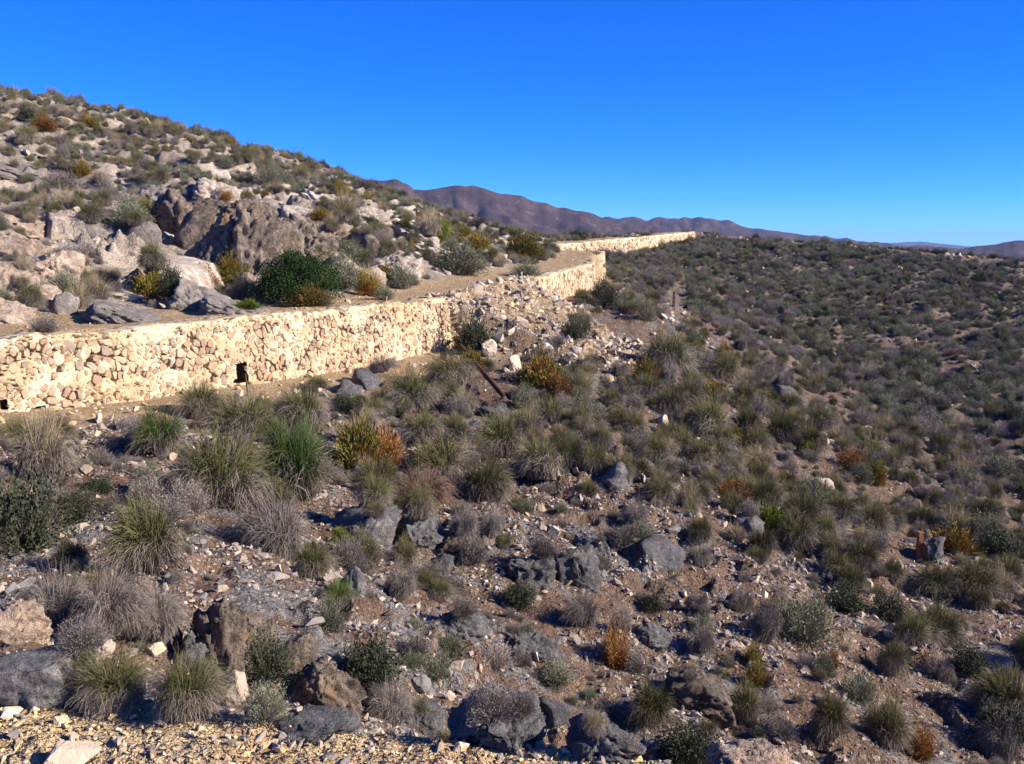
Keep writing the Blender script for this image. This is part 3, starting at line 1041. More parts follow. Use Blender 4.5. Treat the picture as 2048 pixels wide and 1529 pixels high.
B, K, G_, P_, S_ = M_ROCK_BROWN, M_ROCK_CREAM, M_ROCK_GREY, M_ROCK_PINK, M_SLATE
OUTCROPS = [
 # u, v foot, w, h, material, label, kw
 (360, 470, 92, 62, B, 'dark upper left knob of the big brown outcrop', dict(deep=.9, tilt=(0, .45), rough=.4)),
 (395, 505, 70, 70, B, 'rounded brown knob overhanging the cream slope', dict(deep=.9, tilt=(0, .5), rough=.36)),
 (440, 448, 110, 46, B, 'flat grey-brown cap of the big brown outcrop', dict(deep=.9, rough=.36)),
 (442, 545, 92, 90, B, 'dark pitted brown rock with a bulging left side in the big outcrop', dict(deep=.8, tilt=(0, .4), rough=.42)),
 (505, 555, 84, 100, B, 'tall brown rock with a dark hollow, in the middle of the big outcrop', dict(deep=.8, rough=.4, tilt=(0, .3))),
 (500, 470, 110, 52, B, 'purplish brown rock on the upper middle of the big outcrop', dict(deep=.9, rough=.36)),
 (560, 520, 76, 64, B, 'brown rock behind a dark cleft left above the green bush', dict(deep=.8, rough=.4, tilt=(0, .3))),
 (618, 525, 92, 66, B, 'brown creviced rock right above the big green bush', dict(deep=.8, rough=.4, tilt=(0, .3))),
 (508, 588, 62, 52, P_, 'small tan block at the lower tip of the big brown outcrop', dict(sub=3)),
 (690, 560, 76, 66, P_, 'tan cracked rock face just right of the big dark green bush', dict(deep=.7, rough=.4)),
 (735, 575, 62, 52, P_, 'lower tan rock beside the tan cracked face', dict(deep=.7, rough=.4)),
 (655, 478, 100, 48, P_, 'rounded tan rock on the crown of the big outcrop above the green bush', dict(deep=.9)),
 (790, 545, 96, 52, K, 'pale cream rock face above the track right of the tan rock', dict(deep=.7)),
 (868, 520, 96, 40, K, 'whitish rock ledge above the dark green shrub beside the track', dict(deep=.8)),
 (670, 415, 110, 40, K, 'white rock slab high on the slope below the skyline shrubs', dict(rough=.4, deep=1.1, tilt=(.2, .3))),
 (780, 455, 110, 56, K, 'white broken rock beside the white slab, below it on the right', dict(rough=.4, deep=1.1, tilt=(.2, .3))),
 (720, 440, 90, 44, K, 'white cracked rock between the white slab and the track bend', dict(rough=.42, deep=1.1, tilt=(.2, .35))),
 (640, 385, 80, 26, K, 'thin white rock rib close under the skyline', dict(rough=.4, deep=1.2, tilt=(.2, .3))),
 (740, 405, 70, 24, K, 'white rock patch near the skyline, right of the white rib', dict(rough=.4, deep=1.2, tilt=(.2, .3))),
 (830, 480, 84, 36, K, 'white stepped rock above the whitish ledge', dict(rough=.42, deep=1.1, tilt=(.2, .3))),
 (600, 440, 70, 30, K, 'cream rock shelf on the upper right of the big outcrop', dict(rough=.4, deep=1.1)),
 (560, 400, 140, 40, K, 'long pale rock strip rising over the big brown outcrop', dict(deep=1.2, tilt=(.2, .3))),
 (430, 412, 85, 60, K, 'grey-cream pointed rock on top of the big brown outcrop', dict(deep=.9)),
 (370, 396, 62, 42, G_, 'grey slab tipped over a dark gap left of the pointed rock', dict(deep=.9, blocky=.8)),
 (318, 418, 82, 55, G_, 'rounded grey boulder uphill and left of the brown outcrop', dict(deep=.9)),
 (352, 335, 62, 36, P_, 'tan boulder high on the hillside, near the top of the rocky band', dict(sub=3)),
 (420, 348, 70, 36, K, 'cream rock beside the tan boulder high on the hillside', dict(sub=3)),
 (120, 318, 130, 28, P_, 'low tan rock hump below the grassy brow at upper left', dict(deep=.8)),
 (60, 345, 150, 26, G_, 'long pale grey rock shelf below the tan hump at upper left', dict(deep=.8)),
 (180, 342, 130, 26, G_, 'long grey rock shelf right of the pale shelf at upper left', dict(deep=.8)),
 (240, 448, 110, 46, G_, 'grey ridge of rock left of the cream slope', dict(deep=.9)),
 (285, 480, 60, 46, G_, 'grey rounded rock standing at the left rim of the cream slope', dict(sub=3)),
 (205, 470, 80, 36, G_, 'grey boulder among shrubs left of the rounded rim rock', dict(sub=3)),
 (40, 470, 110, 45, P_, 'pinkish grey boulder at the photo left edge, uppermost of the boulder field', dict(deep=.8)),
 (35, 520, 120, 62, P_, 'broad pinkish boulder at the left edge in the boulder field', dict(deep=.8)),
 (110, 545, 90, 56, P_, 'pinkish boulder right of the broad one in the boulder field', dict(deep=.8)),
 (20, 590, 90, 66, P_, 'pink-tan boulder low at the left edge above the track', dict(deep=.8)),
 (86, 612, 62, 46, P_, 'rounded tan boulder sitting at the foot of the boulder field', dict(sub=4, blocky=.25)),
 (10, 645, 100, 52, P_, 'pinkish flat rock at the left edge just above the track', dict(deep=.8)),
 (128, 628, 44, 52, G_, 'grey upright rock right of the rounded tan boulder', dict(sub=3)),
 (205, 600, 150, 42, K, 'cream rock slab lying across the lower hillside', dict(deep=.8, flat=.3)),
 (140, 400, 90, 30, G_, 'grey rock lump in the middle of the shrubby hillside at left', dict(sub=3)),
 (398, 622, 115, 62, G_, 'grey slab leaning down to the right over a dark hollow beside the track', dict(deep=.6, tilt=(-.1, .45), blocky=.75, sink=.22, rough=.2)),
 (470, 628, 120, 38, G_, 'smooth low grey slab between the leaning slab and the green bush', dict(deep=.7, flat=.2, rough=.2)),
 (255, 645, 140, 34, G_, 'low grey rock hump behind the track near the wall', dict(deep=.7, rough=.25)),
 (215, 622, 70, 30, G_, 'low grey rock behind the grey hump beside the track', dict(sub=3)),
 (740, 505, 70, 40, B, 'brown knob between tan rock face and white rocks', dict(sub=3)),
 (905, 505, 60, 32, K, 'small cream rock right of the whitish ledge', dict(sub=3)),
 (1000, 475, 50, 16, K, 'small pale rock near the skyline above the track bend', dict(sub=3)),
 (372, 598, 150, 120, K, 'smooth cream rock slope below the overhang of the brown outcrop', dict(facets=2, rough=.14, cracks=.03, deep=1.1, flat=.3)),
 # lower slope
 (200, 1280, 120, 62, M_ROCK_BROWN, 'grey-brown rock ledge under hanging dead grass at lower left', dict(deep=.6, rough=.35)),
 (310, 1300, 90, 62, S_, 'dark ledge rock under the second hanging tussock at lower left', dict(deep=.6, rough=.35)),
 (385, 1345, 70, 62, S_, 'dark jagged rock beside the brown rock face', dict(deep=.5, rough=.35)),
 (440, 1368, 95, 118, M_ROCK_BROWN, 'brown creviced rock face with cracked front at lower left', dict(deep=.6, rough=.33)),
 (510, 1330, 70, 72, M_ROCK_BROWN, 'tan rock face right of the cracked brown one', dict(deep=.6)),
 (598, 1345, 62, 64, M_ROCK_BROWN, 'separate dark block with a tan front right of the ledge', dict(deep=.8, blocky=.7)),
 (60, 1412, 260, 96, S_, 'broad smooth grey slab just beyond the gravel ledge at left', dict(deep=.45, rough=.16, flat=.35, cracks=.04, sink=.4)),
 (30, 1290, 110, 60, P_, 'pale tan rock at the left edge above the smooth grey slab', dict(deep=.6)),
 (705, 1195, 62, 56, S_, 'dark hollowed rock under a drooping tussock', dict(deep=.7)),
 (730, 1090, 150, 62, S_, 'pale grey bedrock slab left of the dark jagged ledge', dict(deep=.7, flat=.25, rough=.22)),
 (840, 1098, 100, 46, S_, 'dark jagged ledge rock in the middle of the slope', dict(deep=.6, rough=.38)),
 (900, 1120, 90, 40, M_ROCK_BROWN, 'brown broken rock below the jagged ledge', dict(deep=.6)),
 (885, 1142, 46, 28, S_, 'small dark block below the brown broken rock', dict(sub=3)),
 (1060, 1178, 120, 64, S_, 'big dark overhanging rock with black shadow on its left', dict(deep=.7, tilt=(0, .4), rough=.35)),
 (1150, 1175, 110, 60, S_, 'grey broken bedrock right of the dark overhanging rock', dict(deep=.6)),
 (1180, 1120, 90, 36, S_, 'low slate outcrop above the broken bedrock', dict(deep=.6)),
 (1010, 1505, 200, 70, S_, 'wide fractured grey slab at the bottom centre', dict(deep=.9, sink=.5, flat=.35, rough=.18, cracks=.12)),
 (1110, 1450, 64, 30, S_, 'dark block above the wide fractured slab', dict(sub=3, sink=.5)),
 (1200, 1520, 130, 50, S_, 'blue-grey rock at the bottom right of the fractured slab', dict(deep=.7)),
 (838, 1462, 96, 42, S_, 'bluish grey low slab at bottom left of centre', dict(deep=.7, flat=.3, rough=.2)),
 (770, 1425, 56, 40, S_, 'grey boulder with a cream stone at its side', dict(sub=4, sink=.45)),
 (925, 1280, 110, 44, S_, 'long dark slate ledge with pale rim', dict(deep=.5)),
 (1080, 1320, 100, 40, S_, 'shattered slate outcrop at the centre bottom', dict(deep=.5)),
 (1290, 1290, 90, 34, S_, 'grey rock hump left of the grey dead tufts', dict(deep=.6)),
 (1400, 1420, 120, 44, M_ROCK_BROWN, 'grey-brown creviced outcrop low on the right', dict(deep=.6)),
 (640, 1480, 190, 34, S_, 'blue-grey slab emerging below the gravel ledge', dict(deep=.5, flat=.3, rough=.18)),
 (650, 1418, 120, 60, M_ROCK_BROWN, 'crumbly pale brown rock beyond the gravel ledge', dict(deep=.6, rough=.36)),
 (1866, 1124, 44, 42, S_, 'grey boulder standing beside the rust-brown post', dict(deep=.9, blocky=.7, name='boulder', sink=.18)),
 (990, 838, 64, 30, S_, 'grey rock under the fallen iron rail', dict(deep=.7, rough=.35)),
 (740, 780, 60, 36, S_, 'grey rock below the wall near its right half', dict(sub=3)),
 (700, 690 + 104, 60, 26, S_, 'flat grey rock in the soil below the wall', dict(sub=3)),
 (1560, 800, 70, 26, S_, 'grey rock rib on the stony spur', dict(sub=3)),
 (1500, 1075, 70, 30, S_, 'low slate outcrop left of the bright green shrubs', dict(sub=3)),
 (1330, 1130, 90, 40, S_, 'slate outcrop on the reddish slope', dict(sub=3)),
 (1230, 975, 80, 40, S_, 'low slate band right of the reddish bare patch', dict(sub=3)),
]
for k, (u, v, w, h, m, lab, kw) in enumerate(OUTCROPS):
    kw = dict(kw)
    if v < 660 and m is not B:
        kw.setdefault('facets', 4)
        kw['sink'] = max(kw.get('sink', 0), .5)
        kw['deep'] = kw.get('deep', 1) * 1.5
        w, h = w * 1.12, h * .72
        kw.setdefault('tilt', (.12, .22))
    elif m is B:
        kw.setdefault('facets', 5)
        if v < 660:
            w, h = w * 1.12, h * 1.15
    if v > 700 and kw.get('name') != 'boulder':
        kw.setdefault('facets', 18)
        kw['rough'] = kw.get('rough', .3) * 1.2
        kw['sink'] = max(kw.get('sink', 0), .46)
        kw['deep'] = kw.get('deep', 1) * 1.35
        w *= 1.1
    nm = kw.pop('name', 'rock_outcrop')
    add_rock(u, v, w, h, m, lab, k + 1, 'boulder' if nm == 'boulder' else 'rock', nm, **kw)

# everything a plant or stone can rest on
_v, _f, _o = [], [], 0
for vv, ff in ROCK_TRIS:
    _v.append(vv)
    _f += [tuple(a + _o for a in f) for f in ff]
    _o += len(vv)
BVH_ROCK = BVHTree.FromPolygons([tuple(v) for v in np.vstack(_v).tolist()], _f)

def hit_any(u, v):
    d = ray(u, v)
    a = BVH.ray_cast(Vector((0, 0, 0)), d, 400)
    b = BVH_ROCK.ray_cast(Vector((0, 0, 0)), d, 400)
    if a[0] is None and b[0] is None:
        return None
    if b[0] is not None and (a[0] is None or b[3] < a[3]) and b[1].z > .25:
        return b[0]
    return a[0]

def down_any(x, y):
    a = BVH.ray_cast(Vector((x, y, 60)), Vector((0, 0, -1)), 200)
    b = BVH_ROCK.ray_cast(Vector((x, y, 60)), Vector((0, 0, -1)), 200)
    if b[0] is not None and (a[0] is None or b[0].z > a[0].z):
        return b[0], b[1]
    return a[0], a[1]

# ------------------------------------------------------------------ plants: one mesh per variant, about 1 m wide, foot at the origin
def strips(curves, width, closed_tip=True):
    """curves: (n, k, 3) centre lines, widths (n,): flat tapering blades"""
    n, k, _ = curves.shape
    t = np.gradient(curves, axis=1)
    rnd = RNG.normal(size=(n, 1, 3))
    side = np.cross(t, rnd)
    side /= np.linalg.norm(side, axis=2, keepdims=True) + 1e-9
    w = width[:, None, None] * np.linspace(1, .25, k)[None, :, None]
    V = np.stack([curves - side * w / 2, curves + side * w / 2], 2).reshape(n, 2 * k, 3)
    F = []
    base = np.arange(n)[:, None] * 2 * k
    qs = []
    for j in range(k - 1):
        qs.append(base + np.array([2 * j, 2 * j + 1, 2 * j + 3, 2 * j + 2])[None])
    F = np.concatenate(qs).tolist()
    return V.reshape(-1, 3), F

def arch_curves(n, lo, hi, rad, hgt, up, k=5, root=.3, rmin=.7, lean=(0, 0)):
    """blades rising from the foot and arching over to tips on a dome"""
    rng = RNG
    az = rng.random(n) * 2 * np.pi
    el = np.arcsin(rng.uniform(math.sin(lo), math.sin(hi), n))
    r = rng.uniform(rmin, 1.06, n) * (1 + .16 * np.sin(az * 3 + rng.random() * 6) + .10 * np.sin(az * 7 + rng.random() * 6))
    E = np.stack([np.cos(el) * np.cos(az) * rad * r + lean[0], np.cos(el) * np.sin(az) * rad * r + lean[1], np.sin(el) * hgt * r], 1)
    a0 = az + rng.normal(0, .7, n)
    rr = root * rad * np.sqrt(rng.random(n))
    S0 = np.stack([np.cos(a0) * rr, np.sin(a0) * rr, np.full(n, -.02)], 1)
    f = rng.uniform(.35, .6, n)
    Cc = S0 * .5 + E * f[:, None]
    Cc[:, 2] = E[:, 2] * .75 + up * hgt * rng.uniform(.5, 1.25, n) * np.cos(el) ** .6
    t = np.linspace(0, 1, k)[None, :, None]
    cv = S0[:, None] * (1 - t) ** 2 + 2 * Cc[:, None] * t * (1 - t) + E[:, None] * t * t
    cv += rng.normal(0, .012, cv.shape) * t
    return cv

def mk(name, parts):
    """parts: list of (V, F, mat, tint)"""
    vs, fs, fm, tn, mats, off = [], [], [], [], [], 0
    for V, F, m, t in parts:
        if m not in mats:
            mats.append(m)
        mi = mats.index(m)
        vs.append(V)
        fs += [[a + off for a in f] for f in F]
        fm += [mi] * len(F)
        tn.append(t)
        off += len(V)
    return new_mesh(name, np.vstack(vs), fs, mats, fm, tint=np.concatenate(tn))

def blades(n, lo, hi, rad, hgt, up, mat, w, tl=(0, 1), k=5, **kw):
    cv = arch_curves(n, lo, hi, rad, hgt, up, k=k, **kw)
    V, F = strips(cv, RNG.uniform(.6, 1.3, n) * w)
    t0 = RNG.uniform(tl[0], tl[1], n)
    tt = (t0[:, None] + np.linspace(-.12, .16, k)[None]).clip(0, 1)
    return V, F, mat, np.repeat(tt, 2, axis=1).ravel()

def grass_tussock(name, seed, green=M_BLADE, dead=M_THATCH, n=1500, dead_n=1000, tall=.62, split=False):
    global RNG
    RNG = np.random.default_rng(seed)
    lean = RNG.normal(0, .05, 2)
    top = blades(n, .22, 1.5, .46, tall, .34, green, .0066, tl=(0, .85), lean=lean, rmin=.78)
    wisps = blades(22, .35, 1.45, .56, tall * 1.14, .26, green, .004, tl=(.6, 1), lean=lean, rmin=.85)
    low = blades(dead_n, .0, .65, .50, tall * .8, .62, dead, .0075, tl=(0, 1), lean=lean, root=.5)
    return mk(name, [low, top, wisps])

def dome_shrub(name, seed, twig, leaf, n=230, per=5, leafsize=.035, hgt=.62, lob=.25, twig_w=.010, leafy=.55, spiky=0.0):
    global RNG
    RNG = np.random.default_rng(seed)
    az = RNG.random(n) * 2 * np.pi
    el = np.arcsin(RNG.random(n) ** .8)
    d = np.stack([np.cos(el) * np.cos(az), np.cos(el) * np.sin(az), np.sin(el) * hgt * 2], 1)
    r = .5 * (1 + lob * np.array([mnoise.noise(Vector((x * 1.6, y * 1.6, z * 1.6)) + Vector((seed, 0, 0))) * 1.6 for x, y, z in d])) * RNG.uniform(.72, 1.04, n)
    tip = d * r[:, None]
    k = 4
    t = np.linspace(0, 1, k)[None, :, None]
    start = d * .05 * np.array([1, 1, .1])
    cv = start[:, None, :] * (1 - t) + tip[:, None, :] * t
    cv[:, :, 2] += (np.sin(np.pi * t[:, :, 0]) * -.03)
    cv += RNG.normal(0, .018, cv.shape) * t
    V, F = strips(cv, RNG.uniform(.7, 1.3, n) * twig_w)
    tw = np.repeat((RNG.random(n)[:, None] * .8 + np.linspace(0, .2, k)[None]), 2, axis=1).ravel()
    parts = [(V, F, twig, tw)]
    if per:
        m = n * per
        idx = np.repeat(np.arange(n), per)
        s = 1 - RNG.random(m) ** 1.3 * leafy
        c = tip[idx] * s[:, None] + RNG.normal(0, .022, (m, 3))
        c[:, 2] = np.maximum(c[:, 2], .005)
        a = RNG.normal(size=(m, 3)) + d[idx] * (1.2 + spiky)
        a /= np.linalg.norm(a, axis=1, keepdims=True)
        b = np.cross(a, RNG.normal(size=(m, 3)))
        b /= np.linalg.norm(b, axis=1, keepdims=True)
        L = leafsize * RNG.uniform(.6, 1.4, m)[:, None]
        wd = L * (.38 if spiky < 1 else .16)
        Q = np.stack([c - a * L * .5, c + b * wd, c + a * L * .6, c - b * wd], 1).reshape(-1, 3)
        Fq = (np.arange(m)[:, None] * 4 + np.arange(4)[None]).tolist()
        tl = np.repeat((RNG.random(n)[idx] * .5 + RNG.random(m) * .5), 4)
        parts.append((Q, Fq, leaf, tl))
    return mk(name, parts)

KINDS = {}
KINDS['tussock'] = [grass_tussock('grass_tussock', 200 + i, tall=t) for i, t in enumerate((.60, .70, .54, .64, .74))]
KINDS['tan_tussock'] = [grass_tussock('dry_tussock', 220 + i, green=M_STRAW, dead=M_THATCH, n=700, dead_n=700, tall=t) for i, t in enumerate((.6, .7, .5))]
KINDS['green_tussock'] = [grass_tussock('grass_tussock', 230 + i, green=M_BLADE_GREEN, n=1700, dead_n=600, tall=t) for i, t in enumerate((.66, .76))]
KINDS['grey_tuft'] = [grass_tussock('grey_tuft', 240 + i, green=M_GREYTWIG, dead=M_GREYTWIG, n=400, dead_n=1900, tall=.55) for i in range(3)]
KINDS['grey_shrub'] = [dome_shrub('grey_shrub', 250 + i, M_GREYTWIG, M_GREYTWIG, n=900, per=3, leafsize=.040, hgt=h, spiky=1.5, twig_w=.0045) for i, h in enumerate((.5, .6, .42, .55))]
KINDS['scrub'] = [dome_shrub('green_shrub', 260 + i, M_GREYTWIG, M_SCRUB, n=620, per=5, leafsize=.042, hgt=h, spiky=1.2, twig_w=.006) for i, h in enumerate((.55, .65, .5, .6, .45))]
KINDS['dark_shrub'] = [dome_shrub('dark_shrub', 270 + i, M_TWIG, M_SCRUB_DARK, n=700, per=7, leafsize=.030, hgt=h, lob=.4, twig_w=.006) for i, h in enumerate((.6, .5, .7))]
KINDS['olive_shrub'] = [dome_shrub('olive_shrub', 280 + i, M_OLIVE, M_OLIVE, n=800, per=4, leafsize=.055, hgt=h, lob=.35, spiky=2, twig_w=.006) for i, h in enumerate((.55, .65, .5))]
KINDS['rust_shrub'] = [dome_shrub('rust_shrub', 290 + i, M_RUSTSHRUB, M_RUSTSHRUB, n=800, per=4, leafsize=.055, hgt=h, lob=.45, spiky=2, twig_w=.006) for i, h in enumerate((.6, .8))]
KINDS['lime_shrub'] = [dome_shrub('bright_green_shrub', 300 + i, M_LIME, M_LIME, n=800, per=4, leafsize=.055, hgt=.5, lob=.4, spiky=2, twig_w=.006) for i in range(2)]
KINDS['brown_thatch'] = [grass_tussock('brown_tussock', 310, green=M_THATCH_BROWN, dead=M_THATCH_BROWN, n=600, dead_n=1100, tall=.45)]
RNG = np.random.default_rng(77)
CAT = dict(tussock='grass tussock', tan_tussock='dry tussock', green_tussock='grass tussock', grey_tuft='dead tussock', grey_shrub='shrub', scrub='shrub', dark_shrub='shrub', olive_shrub='shrub', rust_shrub='shrub', lime_shrub='shrub', brown_thatch='dead tussock')
OBN = dict(tussock='grass_tussock', tan_tussock='dry_tussock', green_tussock='grass_tussock', grey_tuft='grey_tuft', grey_shrub='grey_shrub', scrub='green_shrub', dark_shrub='dark_shrub', olive_shrub='olive_shrub', rust_shrub='rust_shrub', lime_shrub='bright_green_shrub', brown_thatch='brown_tussock')
DESC = dict(tussock='olive grass tussock', tan_tussock='pale dry grass tussock', green_tussock='fresh green grass tussock', grey_tuft='grey dead grass tuft', grey_shrub='grey leafless dome shrub', scrub='grey-green rounded scrub bush', dark_shrub='dark leafy bush', olive_shrub='olive-yellow twiggy shrub', rust_shrub='rust-orange dry shrub', lime_shrub='bright green shrub', brown_thatch='dark brown dead tussock')

PLANTS = []          # dict(kind, p, w, h, label)
def plant_px(kind, u, v, w, h=None, label=None):
    p = hit_any(u, v)
    if p is None:
        return
    k = p.length / FPX
    PLANTS.append(dict(kind=kind, p=p, w=w * k, h=(h or w * .72) * k, label=label, hand=True))

